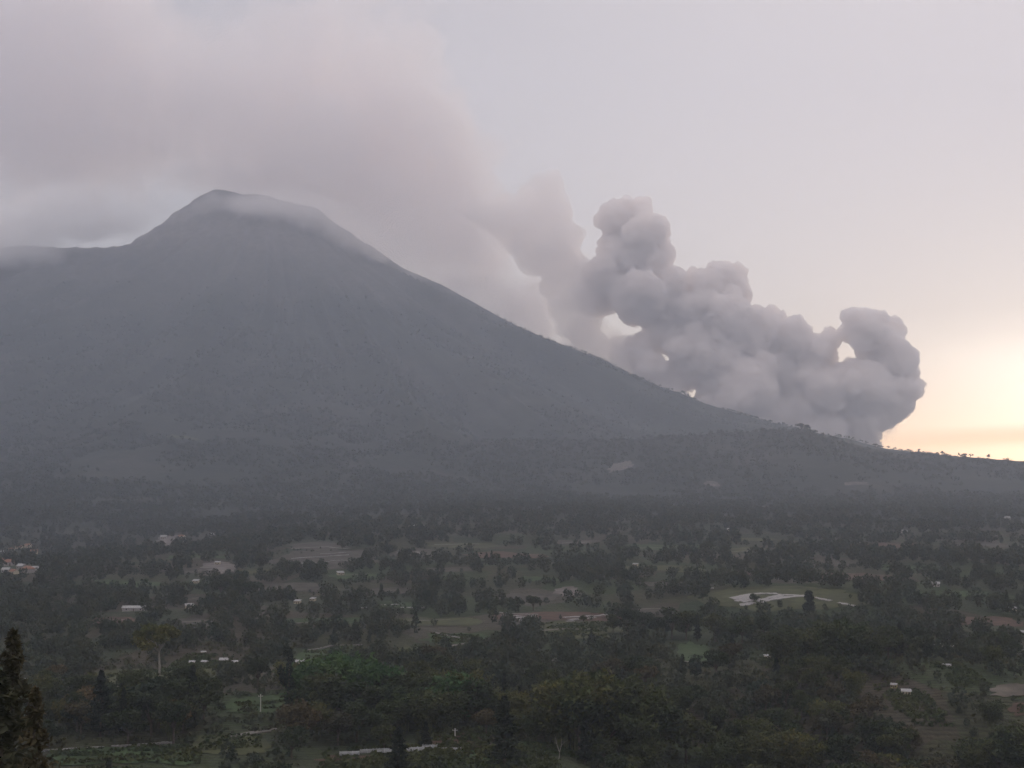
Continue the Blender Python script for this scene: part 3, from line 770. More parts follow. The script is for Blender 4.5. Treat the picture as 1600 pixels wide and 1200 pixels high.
# poles
M_pole = surf_mat('pole', plain((0.50, 0.49, 0.46), 0.15), 0.8)
def tube(P, r, n=6):
    """closed tapered tube through points"""
    P = [np.array(p, float) for p in P]; V = []; F = []
    for i, p in enumerate(P):
        d = P[min(i + 1, len(P) - 1)] - P[max(i - 1, 0)]; d /= np.linalg.norm(d) + 1e-9
        a = np.cross(d, [0.31, 0.95, 0.05]); a /= np.linalg.norm(a); b = np.cross(d, a)
        for k in range(n):
            t = 2 * math.pi * k / n; V.append(p + (a * math.cos(t) + b * math.sin(t)) * r[i])
    for i in range(len(P) - 1):
        for k in range(n): F.append((i * n + k, i * n + (k + 1) % n, (i + 1) * n + (k + 1) % n, (i + 1) * n + k))
    F.append(tuple(range(n - 1, -1, -1))); F.append(tuple((len(P) - 1) * n + k for k in range(n)))
    return V, F
def pole(px, py, h, label):
    root = bpy.data.objects.new('utility_pole', None); scene.collection.objects.link(root); root.location = G(px, py)
    v, f = tube([(0, 0, -0.5), (0, 0, h * .5), (0, 0, h)], [.22, .19, .16], 8); mesh_obj('post', v, f, M_pole, root)
    v, f = cuboid(-.9, .9, -.07, .07, h - .75, h - .6); mesh_obj('crossarm', v, f, M_pole, root)
    for s in (-.75, .75):
        v, f = tube([(s, 0, h - .6), (s, 0, h - .35)], [.07, .04], 6); mesh_obj('insulator', v, f, M_white, root)
    tag(root, label, 'utility pole')
pole(407, 1114, 6.5, 'slim pale pole standing in the green field left of the forked tree')
pole(489, 1113, 3.5, 'short pale pole at the foot of the bamboo grove')
pole(711, 1152, 2.8, 'short white pole at the back edge of the red soil field')
pole(526, 1088, 3.0, 'short pale pole in front of the dark bamboo grove')

# ------------------------------------------------------------------ trees
def leaf_mat(name, base, var=0.5, transl=0.22):
    def b(t):
        n = noise_tex(t, pos(t), 0.55, 4, 0.7); n2 = noise_tex(t, pos(t), 0.06, 2, 0.5)
        c = ramp(t, n, [(0.30, tuple(x * (1 - var) for x in base)), (0.55, base), (0.75, (base[0] * 1.75, base[1] * 1.5, base[2] * 1.35))])
        c = mix_col(t, 1.0, c, ramp(t, n2, [(0.3, (0.75, 0.9, 0.95)), (0.7, (1.35, 1.12, 0.95))]), 'MULTIPLY')
        return mix_col(t, 1.0, c, ramp(t, obj_random(t), [(0.0, (0.65, 0.72, 0.75)), (0.5, (1.0, 1.0, 1.0)), (1.0, (1.5, 1.25, 1.0))]), 'MULTIPLY')
    return surf_mat(name, b, 0.75, spec=0.25, transl=transl)
M_leaf = leaf_mat('broad_leaves', (0.034, 0.050, 0.021))
M_bamboo = leaf_mat('bamboo_leaves', (0.056, 0.072, 0.026))
M_bright = leaf_mat('bright_bamboo_leaves', (0.040, 0.092, 0.034))
M_needle = leaf_mat('needles', (0.019, 0.030, 0.018))
M_brownleaf = leaf_mat('brownish_foliage', (0.058, 0.056, 0.032))
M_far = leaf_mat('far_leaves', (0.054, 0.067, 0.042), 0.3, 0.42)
M_bark = surf_mat('bark', plain((0.09, 0.075, 0.06), 0.35, 2.0), 0.95)
M_palebark = surf_mat('pale_bark', plain((0.24, 0.22, 0.19), 0.3, 2.0), 0.9)
M_culm = surf_mat('bamboo_culm', plain((0.10, 0.11, 0.05), 0.3, 2.0), 0.7)

def leaf_quads(P, size, rs, updir=0.25, aspect=0.55):
    """one small bent leaf cluster face per point"""
    n = len(P)
    a = rs.normal(size=(n, 3)); a /= np.linalg.norm(a, axis=1)[:, None]
    b = rs.normal(size=(n, 3)); b[:, 2] += updir
    b -= a * (a * b).sum(1)[:, None]; b /= np.linalg.norm(b, axis=1)[:, None]
    s = (size * rs.uniform(0.6, 1.4, n))[:, None]
    V = np.stack([P - a * s, P + b * s * aspect, P + a * s, P - b * s * aspect], 1).reshape(-1, 3)
    F = np.arange(n * 4).reshape(n, 4)
    return V, F
def lobe_points(lobes, dens, rs, shell=0.35):
    out = []
    for c, r in lobes:
        n = int(dens * (r[0] * r[2] + r[1] * r[2] + r[0] * r[1]) / 3)
        d = rs.normal(size=(n, 3)); d /= np.linalg.norm(d, axis=1)[:, None]
        k = 1 - shell * rs.random(n) ** 1.3
        k *= 1 + 0.16 * rs.normal(size=n) * (rs.random(n) < 0.35)
        out.append(np.array(c) + d * np.array(r) * k[:, None])
    return np.vstack(out)
def tree_root(name): 
    o = bpy.data.objects.new(name, None); scene.collection.objects.link(o); return o
def broad(seed, h=12.0, mat=None, name='broadleaf_tree', bark=None, spread=0.42):
    rs = np.random.RandomState(seed); r = tree_root(name)
    tb = h * rs.uniform(0.26, 0.36); k = rs.randint(7, 11); lobes = [((0, 0, h * 0.72), (h * .2, h * .2, h * .22))]
    limbs = []
    for i in range(k):
        a = 2 * math.pi * i / k + rs.uniform(-.4, .4); rad = h * spread * rs.uniform(.45, .95) * 0.75; z = h * rs.uniform(.42, .84)
        rad *= 1.15 - 0.6 * abs(z / h - .55)
        s = h * rs.uniform(.13, .21); c = (rad * math.cos(a), rad * math.sin(a), z)
        lobes.append((c, (s, s, s * rs.uniform(.65, .95)))); limbs.append(c)
    P = lobe_points(lobes, 46, rs); V, F = leaf_quads(P, 0.42, rs)
    mesh_obj('crown', V, F, mat or M_leaf, r)
    parts = [tube([(0, 0, -1.2), (rs.uniform(-.1, .1), 0, tb), (rs.uniform(-.4, .4), rs.uniform(-.4, .4), h * .7)], [h * .026, h * .02, h * .008], 7)]
    for c in limbs: parts.append(tube([(0, 0, tb * rs.uniform(.7, 1.1)), (c[0] * .5, c[1] * .5, tb + (c[2] - tb) * .6), c], [h * .012, h * .008, h * .003], 5))
    v, f = join(parts); mesh_obj('trunk', v, f, bark or M_bark, r)
    return r
def bamboo(seed, h=14.0, mat=None):
    rs = np.random.RandomState(seed); r = tree_root('bamboo_clump'); parts = []; P = []
    for i in range(22):
        a = rs.uniform(0, 2 * math.pi); lean = rs.uniform(.05, .42) * h; hh = h * rs.uniform(.72, 1.0)
        ca, sa = math.cos(a), math.sin(a); b0 = rs.uniform(0, 1.4)
        pts = []
        for t in np.linspace(0, 1, 7):
            pts.append(np.array([ca * (b0 + lean * t ** 2.1), sa * (b0 + lean * t ** 2.1), hh * (t - .13 * t ** 4 * (lean / h) * 2.2)]))
        pts[0][2] = -1.0
        parts.append(tube(pts, [.10, .09, .08, .07, .05, .035, .015], 5))
        n = 120
        t = rs.uniform(.30, 1.0, n); pt = np.array([np.interp(t, np.linspace(0, 1, 7), [q[k] for q in pts]) for k in range(3)]).T
        pt += rs.normal(size=(n, 3)) * (0.45 + 0.75 * np.sin(t * math.pi))[:, None] * np.array([1, 1, .7])
        P.append(pt)
    V, F = leaf_quads(np.vstack(P), 0.50, rs, -0.2, .40)
    mesh_obj('foliage', V, F, mat or M_bamboo, r)
    v, f = join(parts); mesh_obj('culms', v, f, M_culm, r)
    return r
def conifer(seed, h=14.0, w=0.16, mat=None, name='conifer'):
    rs = np.random.RandomState(seed); r = tree_root(name); n = int(2300)
    t = rs.random(n) ** 1.15; z = h * (.12 + .88 * t)
    gap = 0.75 + 0.35 * np.sin(z * 2.6 + seed) ; rad = h * w * (1 - t) ** .8 * gap + .18
    a = rs.uniform(0, 2 * math.pi, n); q = rad * np.sqrt(rs.uniform(.25, 1, n))
    lump = 1 + .3 * np.sin(a * 3 + z * .9)
    P = np.stack([np.cos(a) * q * lump, np.sin(a) * q * lump, z - q * .18], 1)
    V, F = leaf_quads(P, .42, rs, -.1, .35); mesh_obj('crown', V, F, mat or M_needle, r)
    parts = [tube([(0, 0, -1), (0.1, 0, h * .5), (0, 0, h * .98)], [h * .018, h * .011, .03], 7)]
    for i in range(16):
        zz = h * rs.uniform(.15, .85); aa = rs.uniform(0, 6.28); L_ = h * w * (1 - zz / h) * .9
        parts.append(tube([(0, 0, zz), (math.cos(aa) * L_, math.sin(aa) * L_, zz + L_ * .2)], [.06, .02], 4))
    v, f = join(parts); mesh_obj('trunk', v, f, M_bark, r)
    return r
def umbrella(seed, h=20.0):
    rs = np.random.RandomState(seed); r = tree_root('umbrella_tree'); lobes = []; parts = [tube([(0, 0, -1), (.3, 0, h * .4), (0, 0, h * .68)], [.34, .27, .18], 8)]
    for i in range(13):
        a = 2 * math.pi * i / 13 + rs.uniform(-.2, .2); q = h * rs.uniform(.08, .34); s = h * rs.uniform(.08, .12)
        z = h * (.93 - .35 * (q / (h * .34)) ** 2 * .6) + rs.uniform(-.5, .3); c = (math.cos(a) * q, math.sin(a) * q, z)
        lobes.append((c, (s, s, s * .55))); parts.append(tube([(0, 0, h * .60), (c[0] * .5, c[1] * .5, h * .74), c], [.14, .09, .04], 5))
    P = lobe_points(lobes, 70, rs, .5); V, F = leaf_quads(P, .42, rs); mesh_obj('crown', V, F, M_bamboo, r)
    v, f = join(parts); mesh_obj('trunk', v, f, M_palebark, r)
    return r
def forked(seed, lobes, h, parts_pts, name='lobed_tree', mat=None, dens=95, sz=.36):
    rs = np.random.RandomState(seed); r = tree_root(name)
    P = lobe_points(lobes, dens, rs, .4); V, F = leaf_quads(P, sz, rs); mesh_obj('crown', V, F, mat or M_needle, r)
    v, f = join([tube(p, q, 6) for p, q in parts_pts]); mesh_obj('trunk', v, f, M_bark, r)
    return r

PROTO = {}
for k in range(6): PROTO['broad', k] = (broad(100 + k, 12), 12.0)
for k in range(2): PROTO['brown', k] = (broad(140 + k, 11, M_brownleaf), 11.0)
for k in range(4): PROTO['bamboo', k] = (bamboo(200 + k), 14.0)
for k in range(2): PROTO['bright', k] = (bamboo(220 + k, 13, M_bright), 13.0)
for k in range(3): PROTO['conifer', k] = (conifer(300 + k, 14, (.13, .17, .21)[k]), 14.0)
for k in range(2): PROTO['bush', k] = (broad(340 + k, 5, M_bamboo, 'bush', None, .75), 5.0)
PROTO['umbrella', 0] = (umbrella(400), 20.0)
PROTO['nearcon', 0] = (conifer(410, 26, .15, M_brownleaf), 26.0)
used_proto = set()
def put(kind, var, x, y, h, rz, label, cat, group=None, wide=1.0, z=None):
    o, h0 = PROTO[kind, var]
    if (kind, var) in used_proto: o = copy_tree(o)
    else: used_proto.add((kind, var))
    s = h / h0
    o.location = (x, y, H(x, y) if z is None else z); o.rotation_euler = (0, 0, rz); o.scale = (s * wide, s * wide, s)
    tag(o, label, cat, group)
    return o
CAT = dict(broad='tree', brown='tree', bamboo='bamboo', bright='bamboo', conifer='conifer', bush='bush', umbrella='tree', nearcon='conifer')
taken = []
def put_px(kind, px, top, base, label, var=0, wide=1.0, group=None, yd=None):
    """stand a tree on the ground seen at (px, base) with its top at row top"""
    if yd is None:
        x, y, z = G(px, base)
    else:
        u, _ = ray(px, 730); x, y = u * yd, yd; z = H(x, y)
    v = ray(px, top)[1]; h = v * y - z
    taken.append((x, y, h * 0.28 * wide))
    return put(kind, var % max(1, sum(1 for k in PROTO if k[0] == kind)), x, y, h, rnd.uniform(0, 6.28), label, CAT[kind], group, wide, z)
put_px('nearcon', 26, 985, 0, 'tallest brownish conifer close by at the left edge', yd=112)
put_px('nearcon', -8, 1015, 0, 'brownish conifer half cut by the left edge, behind the tallest one', yd=118)
put_px('nearcon', 62, 1075, 0, 'shorter brownish conifer just right of the tallest near one', yd=104)
put_px('nearcon', 8, 1050, 0, 'stout brownish conifer at the bottom left corner', yd=92, wide=1.5)
put_px('umbrella', 247, 972, 1090, 'umbrella shaped tree with a tall pale trunk above the dark copse', wide=1.05)
put_px('conifer', 157, 1048, 1152, 'dark narrow conifer left of the umbrella tree', 2, 1.1)
put_px('conifer', 192, 1075, 1150, 'lower dark conifer between the narrow one and the copse', 1)
copse = [(222, 1042, 1130, 'broad'), (248, 1052, 1140, 'broad'), (272, 1060, 1138, 'broad'), (300, 1040, 1132, 'conifer'), (318, 1055, 1128, 'broad'), (236, 1075, 1150, 'broad')]
for i, (a, b, c, k) in enumerate(copse): put_px(k, a, b, c, '%s tree of the dark copse below the umbrella tree, %s from its left' % (('broadleaf' if k == 'broad' else 'conifer'), ['first', 'third', 'fourth', 'fifth', 'sixth', 'second'][i]), i, 1.15, 'dark copse below the umbrella tree')
ORD = 'leftmost,second,third,fourth,fifth,sixth,seventh,eighth,ninth,tenth,eleventh,twelfth,thirteenth,fourteenth,fifteenth,sixteenth,seventeenth,eighteenth'.split(',')
def ordw(i):
    if i < len(ORD): return ORD[i] if i == 0 else ORD[i] + ' from left'
    return '%dth from left' % (i + 1)
gA = [(478, 1030, 1118, 'bright'), (498, 1018, 1112, 'bright'), (520, 1016, 1110, 'bright'), (545, 1015, 1112, 'bright'), (566, 1026, 1115, 'bright'), (590, 1035, 1118, 'bright'), (612, 1046, 1120, 'broad'),
      (634, 1052, 1124, 'bamboo'), (655, 1050, 1126, 'broad'), (680, 1050, 1128, 'bamboo'), (705, 1044, 1132, 'bright'), (728, 1042, 1130, 'bamboo'), (745, 1056, 1134, 'broad')]
for i, (a, b, c, k) in enumerate(gA): put_px(k, a, b, c, '%s clump, %s in the long green grove at centre left' % ('bright bamboo' if k == 'bright' else 'dark bamboo' if k == 'bamboo' else 'dark leafy', ordw(i)), i, 1.25, 'long green grove at centre left')
gA2 = [(500, 1050, 1130, 'broad'), (530, 1055, 1134, 'broad'), (562, 1060, 1136, 'broad'), (596, 1066, 1138, 'broad'), (630, 1072, 1142, 'bamboo'), (668, 1076, 1146, 'bamboo'), (700, 1078, 1146, 'bamboo')]
for i, (a, b, c, k) in enumerate(gA2): put_px(k, a, b, c, 'dark %s in the front row of the long green grove, %s' % ('tree' if k == 'broad' else 'bamboo', ordw(i)), i + 2, 1.3, 'front row of the long green grove')
gB = [(872, 1062, 1168, 'bamboo'), (893, 1050, 1172, 'bamboo'), (915, 1044, 1174, 'bamboo'), (936, 1042, 1178, 'bamboo'), (960, 1052, 1180, 'bamboo'), (982, 1058, 1184, 'bamboo'), (1005, 1066, 1186, 'bamboo'), (1024, 1086, 1190, 'broad'),
      (905, 1085, 1182, 'broad'), (948, 1090, 1188, 'broad'), (990, 1098, 1196, 'bamboo')]
for i, (a, b, c, k) in enumerate(gB): put_px(k, a, b, c, '%s, %s in the big dark grove at bottom centre' % ('tall arching bamboo clump' if k == 'bamboo' else 'leafy tree', (['first', 'second', 'fourth', 'fifth', 'seventh', 'eighth', 'tenth', 'eleventh', 'third', 'sixth', 'ninth'][i]) + ' from left'), i, 1.15, 'big dark grove at bottom centre')
put_px('conifer', 788, 1088, 1196, 'dark column shaped conifer between the two big groves', 2, 1.4)
put_px('conifer', 622, 1136, 1205, 'small conifer standing among the pale crop tunnels', 2, 1.5)
put_px('conifer', 665, 1128, 1170, 'small conifer behind the right crop tunnel', 1, 1.5)
put_px('broad', 600, 1130, 1175, 'small round tree just left behind the crop tunnels', 1, 1.3)
put_px('brown', 760, 1104, 1150, 'brownish small tree at the back corner of the red soil field', 0, 1.2)
put_px('bamboo', 832, 1108, 1160, 'olive bamboo clump between the dark column conifer and the big grove', 2, 1.4)
put_px('bamboo', 856, 1098, 1160, 'olive bamboo clump leaning on the left side of the big grove', 3, 1.2)
put_px('broad', 1072, 1110, 1192, 'round dark green tree right of the big bamboo grove', 3, 1.2)
put_px('bamboo', 1010, 1148, 1215, 'pale olive bush-like bamboo in front of the big grove', 1, 1.3)
gC = [(1112, 1158, 1228, 'bamboo'), (1142, 1150, 1232, 'bamboo'), (1176, 1146, 1236, 'bamboo'), (1208, 1138, 1236, 'bamboo'), (1240, 1140, 1234, 'bamboo'), (1268, 1150, 1232, 'bamboo'), (1312, 1140, 1210, 'broad')]
for i, (a, b, c, k) in enumerate(gC): put_px(k, a, b, 1216, '%s, %s in the bottom row right of centre' % ('olive bamboo clump' if k == 'bamboo' else 'dark round tree', ordw(i)), i, 1.25, 'bottom row right of centre')
for i, (a, b) in enumerate([(1355, 1168), (1392, 1176), (1530, 1150), (1562, 1140), (1592, 1128), (1430, 1184), (1480, 1180)]):
    put_px(['brown', 'bush', 'bamboo', 'broad', 'bamboo', 'bush', 'brown'][i], a, b, 1222, ['low brownish tree right of the dark round bottom tree', 'low olive bush at the bottom, left of the gap', 'olive bamboo left in the bottom right corner group',
        'dark leafy tree in the middle of the bottom right corner group', 'tallest bamboo of the bottom right corner group', 'low olive bush at the bottom, right of the gap', 'low brownish tree before the bottom right corner group'][i], i, 1.3, 'bottom right plants')
hill = [(958, 957, 990, 'broad'), (980, 948, 992, 'broad'), (1005, 955, 996, 'broad'), (1030, 962, 1000, 'broad'), (1050, 946, 998, 'broad'), (1072, 952, 1000, 'broad'), (1090, 960, 1002, 'conifer'), (1118, 955, 1004, 'broad'), (1140, 966, 1008, 'broad'), (1160, 960, 1008, 'broad'),
        (1192, 958, 1012, 'broad'), (1215, 985, 1040, 'bamboo'), (1236, 978, 1040, 'bamboo'), (1262, 990, 1048, 'broad'), (1290, 970, 1048, 'bamboo'), (1312, 962, 1052, 'bamboo'), (1334, 972, 1046, 'bamboo'), (1360, 995, 1046, 'broad'),
        (1388, 974, 1030, 'broad'), (1406, 972, 1026, 'conifer'), (1438, 978, 1018, 'broad'), (1488, 977, 1012, 'conifer'), (1525, 985, 1026, 'broad'), (1555, 984, 1026, 'broad'), (1578, 992, 1030, 'broad')]
for i, (a, b, c, k) in enumerate(hill): put_px(k, a, b, c, 'hazy %s on the crest of the right-hand hill, %s' % (dict(broad='round tree', bamboo='bamboo clump', conifer='slender conifer')[k], ordw(i)), i, 1.2 if k != 'conifer' else 1.3, 'crest of the right-hand hill')
# two trees of unusual outline
def place_at(o, px, base, label, cat, h, h0):
    o.location = G(px, base); s = h / h0; o.scale = (s, s, s); tag(o, label, cat)
    taken.append((o.location.x, o.location.y, 4))
x, y, z = G(450, 1130); hh = ray(450, 1010)[1] * y - z
o = forked(501, [((-.3, 0, 22.4), (1.5, 1.3, 1.5)), ((.6, 0, 20), (1.1, 1.1, 1.5)), ((.2, 0, 17), (1.2, 1.1, 2.0)), ((-2.4, .2, 16.2), (1.2, 1.1, 1.9)), ((-1.6, 0, 13.6), (1.4, 1.2, 1.8)), ((.3, 0, 12.5), (1.5, 1.4, 3.0)), ((1.4, 0, 11), (1.2, 1.2, 1.6)), ((.2, 0, 7), (1.5, 1.4, 2.8)), ((0, 0, 3.4), (1.5, 1.4, 2.2))], 24,
           [([(0, 0, -1), (.2, 0, 10), (.3, 0, 18), (-.2, 0, 22)], [.4, .3, .2, .06]), ([(.1, 0, 9), (-1.4, 0, 12.5), (-2.4, 0, 16)], [.2, .14, .05])])
place_at(o, 450, 1130, 'odd forked tree with knobbly narrow crown left of the green grove', 'tree', hh, 24)
x, y, z = G(1264, 968); hh = ray(1264, 921)[1] * y - z
o = forked(502, [((0, 0, 22), (3.6, 3.4, 3.6)), ((1.6, 0, 18.4), (3.2, 3, 2.6)), ((-1.2, 0, 18.8), (3.0, 3, 2.6)), ((.8, 0, 13.6), (4.2, 3.6, 2.8)), ((-2.2, 0, 10.8), (3.6, 3.2, 3.4)), ((2.0, 0, 10), (3.8, 3.4, 3.4)), ((0, 0, 5.6), (4.4, 4, 3.4))], 26,
           [([(0, 0, -1), (.2, 0, 10), (0, 0, 24)], [.5, .4, .1])], dens=40, sz=.6)
place_at(o, 1264, 968, 'tall lone dark tree rising beside the pale sheets of the bare knoll', 'tree', hh, 26)
for i, (a, b, c, lb) in enumerate([(1178, 926, 944, 'small dark tree standing on top of the bare knoll'), (1098, 926, 940, 'thin dark tree at the left foot of the bare knoll'), (833, 930, 955, 'dark round tree behind the pale mulch strips'),
        (808, 932, 952, 'smaller dark tree left behind the pale mulch strips'), (912, 960, 975, 'little dark tree between the olive field and its strips'), (345, 897, 935, 'tall hazy tree below the pale bare field'),
        (372, 902, 938, 'broad hazy tree right of the tall one below the bare field'), (395, 906, 940, 'third hazy tree right of the bare field')]):
    put_px('broad', a, b, c, lb, i, 1.3)
# skyline trees on the far spur
for i, (a, t_, w) in enumerate([(1368, 693, 1.6), (1376, 696, 2.2), (1388, 697, 1.2), (1473, 704, .9), (1407, 701, 1.6), (1508, 708, 1.3), (1545, 709, 1.0), (1252, 657, 1.6), (1262, 661, 1.4)]):
    u, _ = ray(a, 730); Y = np.linspace(3700, 4300, 300); zz = height(u * Y, Y); k = int(np.argmax(zz / Y)); yv = float(Y[k])
    h = max(7.0, ray(a, t_)[1] * yv - float(zz[k]))
    put('umbrella' if i in (0, 1, 2, 4) else 'broad', 0 if i in (0, 1, 2, 4) else i % 6, u * yv, yv, min(h, 20), i, 'skyline tree on the right ridge, ' + ordw([2, 3, 4, 6, 5, 7, 8, 0, 1][i]), 'tree', 'skyline trees on the right ridge', w)
# a dead pale forked tree
r = tree_root('dead_tree')
v, f = join([tube([(0, 0, -.5), (.3, 0, 2), (-.6, 0, 4.6), (-1.1, 0, 7)], [.16, .13, .09, .03], 6), tube([(.2, 0, 2), (.9, 0, 4.4), (.8, 0, 6.6)], [.11, .08, .03], 6), tube([(.7, 0, 4), (2.0, .2, 5.4), (2.9, .2, 5.8)], [.07, .05, .02], 5), tube([(-.5, 0, 4.5), (-1.5, 0, 5.4)], [.05, .02], 5)])
mesh_obj('trunk', v, f, M_palebark, r); r.location = G(873, 1188); tag(r, 'bare pale forked dead tree in the green field before the big grove', 'dead tree')

# ---- the remaining trees one can see: nearest ones as things, far woods as one mass
def in_field(x, y, m=0.0):
    bad = np.zeros(x.shape, bool)
    for q in FIELDS:
        q = np.array(q); a = q; b = np.roll(q, -1, 0); ar = np.sum(a[:, 0] * b[:, 1] - b[:, 0] * a[:, 1]); s = 1 if ar > 0 else -1
        ins = np.ones(x.shape, bool)
        for p0, p1 in zip(a, b):
            e = p1 - p0; ln = np.hypot(*e) + 1e-9
            ins &= s * (e[0] * (y - p0[1]) - e[1] * (x - p0[0])) / ln > -m
        bad |= ins
    return bad
rs = np.random.RandomState(21)
def scatter(y0, y1, spacing, dens_fn, half=0.41):
    ys = []; xs = []
    y = y0
    while y < y1:
        sp = spacing(y); n = int(2 * half * y / sp)
        xx = (rs.random(n) - .5) * 2 * half * y; yy = y + rs.random(n) * sp
        xs.append(xx); ys.append(yy); y += sp
    x = np.concatenate(xs); y = np.concatenate(ys)
    keep = rs.random(len(x)) < dens_fn(x, y)
    x = x[keep]; y = y[keep]; k = ~in_field(x, y, 2.0)
    return x[k], y[k]
def dens(x, y):
    n = fbm(x * .012 + 3, y * .007, 3); d = np.maximum(smooth(-.38, .12, n), .10 + .5 * smooth(.05, .3, fbm(x * .035, y * .02 + 3, 2)))
    d = np.maximum(d, smooth(1500, 2300, y) * .85)
    gorge = smooth(20, 90, x) * np.exp(-((y - 440) / 130) ** 2)
    d = np.maximum(d, gorge * .95)
    d = np.maximum(d, smooth(60, 110, x) * np.exp(-((y - 530) / 130) ** 2) * .9)
    open_ = np.exp(-((x + 60) / 90) ** 2 - ((y - 360) / 60) ** 2)
    return d * (1 - .8 * open_)
x, y = scatter(335, 1250, lambda y: 8.2 + y * .004, dens)
ok = np.ones(len(x), bool)
for tx, ty, tr in taken: ok &= np.hypot(x - tx, y - ty) > tr + 1.5
x, y = x[ok], y[ok]; z = height(x, y)
h = 7.0 + 6.0 * rs.random(len(x)) ** 1.5
h = h * (1.3 - .3 * smooth(420, 540, y))
# keep sight lines to the fields and houses: shorter plants right in front of them
px_, py_ = to_px(x, y, z)
front = in_field(x, y + 14 + h, 3.0) | in_field(x, y + 34, 3.0)
h = np.where(front, h * .42, h)
size = h / y * np.where((px_ > -40) & (px_ < 1640), 1, 0)
order = np.argsort(-size)
NIND = 285
near_idx = order[:NIND]; rest = order[NIND:]
bands = [(0, 940, 'at the far valley edge'), (940, 985, 'in the hazy belt'), (985, 1030, 'in mid valley woods'), (1030, 1080, 'in the dark woods'), (1080, 1130, 'in the near woods'), (1130, 1400, 'along the bottom edge')]
cols = [(-999, 200, 'far left'), (200, 420, 'below left shoulder'), (420, 640, 'below the summit slope'), (640, 860, 'left of centre'), (860, 1080, 'right of centre'), (1080, 1300, 'under the bare knoll'), (1300, 1480, 'under the ash plume'), (1480, 2999, 'far right')]
buckets = {}
for i in near_idx:
    k = 'conifer' if rs.random() < .10 else 'brown' if rs.random() < .16 else 'bamboo' if rs.random() < .28 else 'bush' if h[i] < 5 else 'broad'
    if h[i] < 4.5: k = 'bush'
    b = next(t for a, c, t in bands if a <= py_[i] < c) if py_[i] < 1400 else bands[-1][2]
    c = next(t for a, c_, t in cols if a <= px_[i] < c_)
    buckets.setdefault((b, c, k), []).append(i)
W = dict(broad='round tree', brown='brownish tree', bamboo='bamboo clump', conifer='dark conifer', bush='low bush')
for (b, c, k), L_ in buckets.items():
    L_.sort(key=lambda i: px_[i]); nv = sum(1 for q in PROTO if q[0] == k)
    for j, i in enumerate(L_):
        lb = '%s %s %s, %s' % (W[k], b, c, 'the only one' if len(L_) == 1 else ordw(j))
        put(k, int(rs.randint(nv)), float(x[i]), float(y[i]), float(h[i]), float(rs.uniform(0, 6.28)), lb, CAT[k], 'trees and bushes scattered over the valley', float(rs.uniform(1.0, 1.35)), float(z[i]))

def mass(x, y, h, n, qs, wr=.42):
    """leaf clumps of many far crowns, each crown an uneven cluster"""
    z = height(x, y); m = len(x)
    d = rs.normal(size=(m, n, 3)); d /= np.linalg.norm(d, axis=2)[..., None]
    d *= (1 - .45 * rs.random((m, n, 1)))
    lob = 1 + .25 * np.sin(d[..., 0] * 5 + (x[:, None] * 7)) * np.cos(d[..., 2] * 4 + y[:, None])
    conif = (rs.random(m) < .12)[:, None]
    w = (h * wr * rs.uniform(.75, 1.25, m))[:, None] * np.where(conif, .45 * (1.1 - d[..., 2]), 1)
    P = np.stack([x[:, None] + d[..., 0] * w * lob, y[:, None] + d[..., 1] * w * lob, z[:, None] + h[:, None] * (.56 + .44 * d[..., 2] * np.where(conif, 1.2, 1))], -1).reshape(-1, 3)
    V, F = leaf_quads(P, np.repeat(h * qs, n), rs, 0.3, .75)
    return V, F
MV = []; MF = []; o_ = 0
def addm(V, F):
    global o_
    MV.append(V); MF.append(F + o_); o_ += len(V)
r1 = rest[(y[rest] < 1250)]
addm(*mass(x[r1], y[r1], h[r1], 150, .075))
def dens2(x, y):
    n = fbm(x * .009 + 3, y * .0045, 3); return np.maximum(smooth(-.20, .22, n) * .85, .12 + .5 * smooth(.0, .3, fbm(x * .02, y * .006 + 3, 2))) + .15 * smooth(2000, 2400, y)
x2, y2 = scatter(1250, 2400, lambda y: 13.5 + (y - 1250) * .004, dens2); h2 = 8 + 7 * rs.random(len(x2)) ** 1.5
h2 = np.where(in_field(x2, y2 + 40, 4.0) | in_field(x2, y2 + 90, 4.0), 2.6, h2)
addm(*mass(x2, y2, h2, 60, .12))
def dens3(x, y):
    z = height(x, y); n = fbm(x * .004 + 9, y * .004, 3)
    return smooth(-.45, .1, n) * (1 - smooth(450, 850, z + 200 * n))
x3, y3 = scatter(2400, 4300, lambda y: 14 + (y - 2400) * .004, dens3, .40); h3 = 7 + 5 * rs.random(len(x3)) ** 2
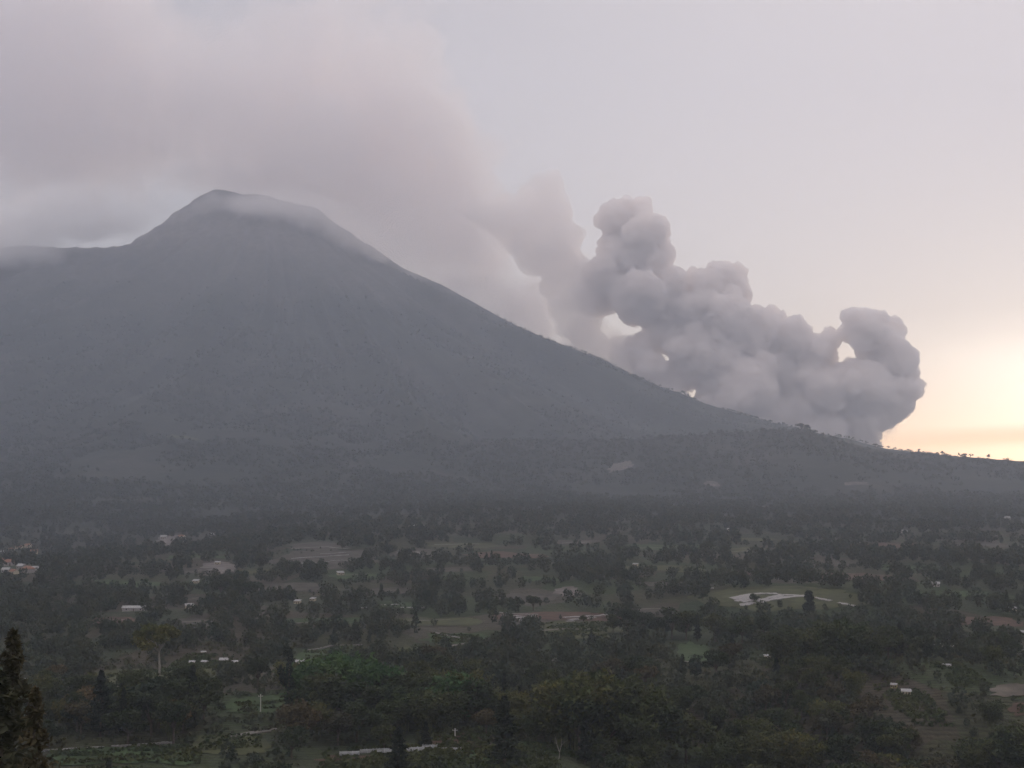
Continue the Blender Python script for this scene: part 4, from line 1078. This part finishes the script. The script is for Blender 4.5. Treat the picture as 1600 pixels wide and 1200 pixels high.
addm(*mass(x3, y3, h3, 20, .22, .7))
x4, y4 = scatter(4300, 6700, lambda y: 22, dens3, .40); h4 = 7 + 5 * rs.random(len(x4)) ** 2
addm(*mass(x4, y4, h4, 7, .36, .8))
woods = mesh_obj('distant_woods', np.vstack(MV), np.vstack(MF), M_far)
tag(woods, 'hazy dark woods covering the valley and lower volcano slopes', kind='stuff')
print('individual', len(near_idx), 'far quads', sum(len(f) for f in MF))

for key, (o, h0) in PROTO.items():
    if key not in used_proto:
        for c in list(o.children): bpy.data.objects.remove(c)
        bpy.data.objects.remove(o)
# low undergrowth between the trees
xg, yg = scatter(330, 760, lambda y: 2.4 + y * .0012, lambda x, y: .30 + .5 * smooth(-.2, .3, fbm(x * .03, y * .03 + 7, 3)), .40)
k_ = ~in_field(xg, yg + 4, 2.0); xg, yg = xg[k_], yg[k_]
V, F = mass(xg, yg, .8 + 1.5 * rs.random(len(xg)) ** 2, 9, .42, .7)
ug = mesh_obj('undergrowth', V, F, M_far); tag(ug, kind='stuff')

# crop plants in rows on the nearer fields
P = []
for q in FIELDS:
    q = np.array(q); c = q.mean(0)
    if c[1] > 820 or c[1] < 300: continue
    w = q[1] - q[0]; wl_ = np.hypot(*w)
    if wl_ < 15: continue
    dpt = np.hypot(*(q[3] - q[0])); n1 = int(wl_ / .9); n2 = max(2, int(dpt / 1.7))
    for j in range(n2):
        t = (j + .5) / n2; a0 = q[0] * (1 - t) + q[3] * t; a1 = q[1] * (1 - t) + q[2] * t
        s_ = np.sort(rs.random(n1)); s_ = s_[(s_ > .07) & (s_ < .93)]
        pts = a0 + (a1 - a0) * s_[:, None] + rs.normal(size=(len(s_), 2)) * .18
        gap = vnoise(pts[:, 0] * .06, pts[:, 1] * .09 + j * .15) > -.15
        P.append(pts[gap])
P = np.vstack(P)
V, F = mass(P[:, 0], P[:, 1], .5 + .5 * rs.random(len(P)), 3, .8, .6)
crops = mesh_obj('crop_rows', V, F, M_bamboo); tag(crops, kind='stuff')
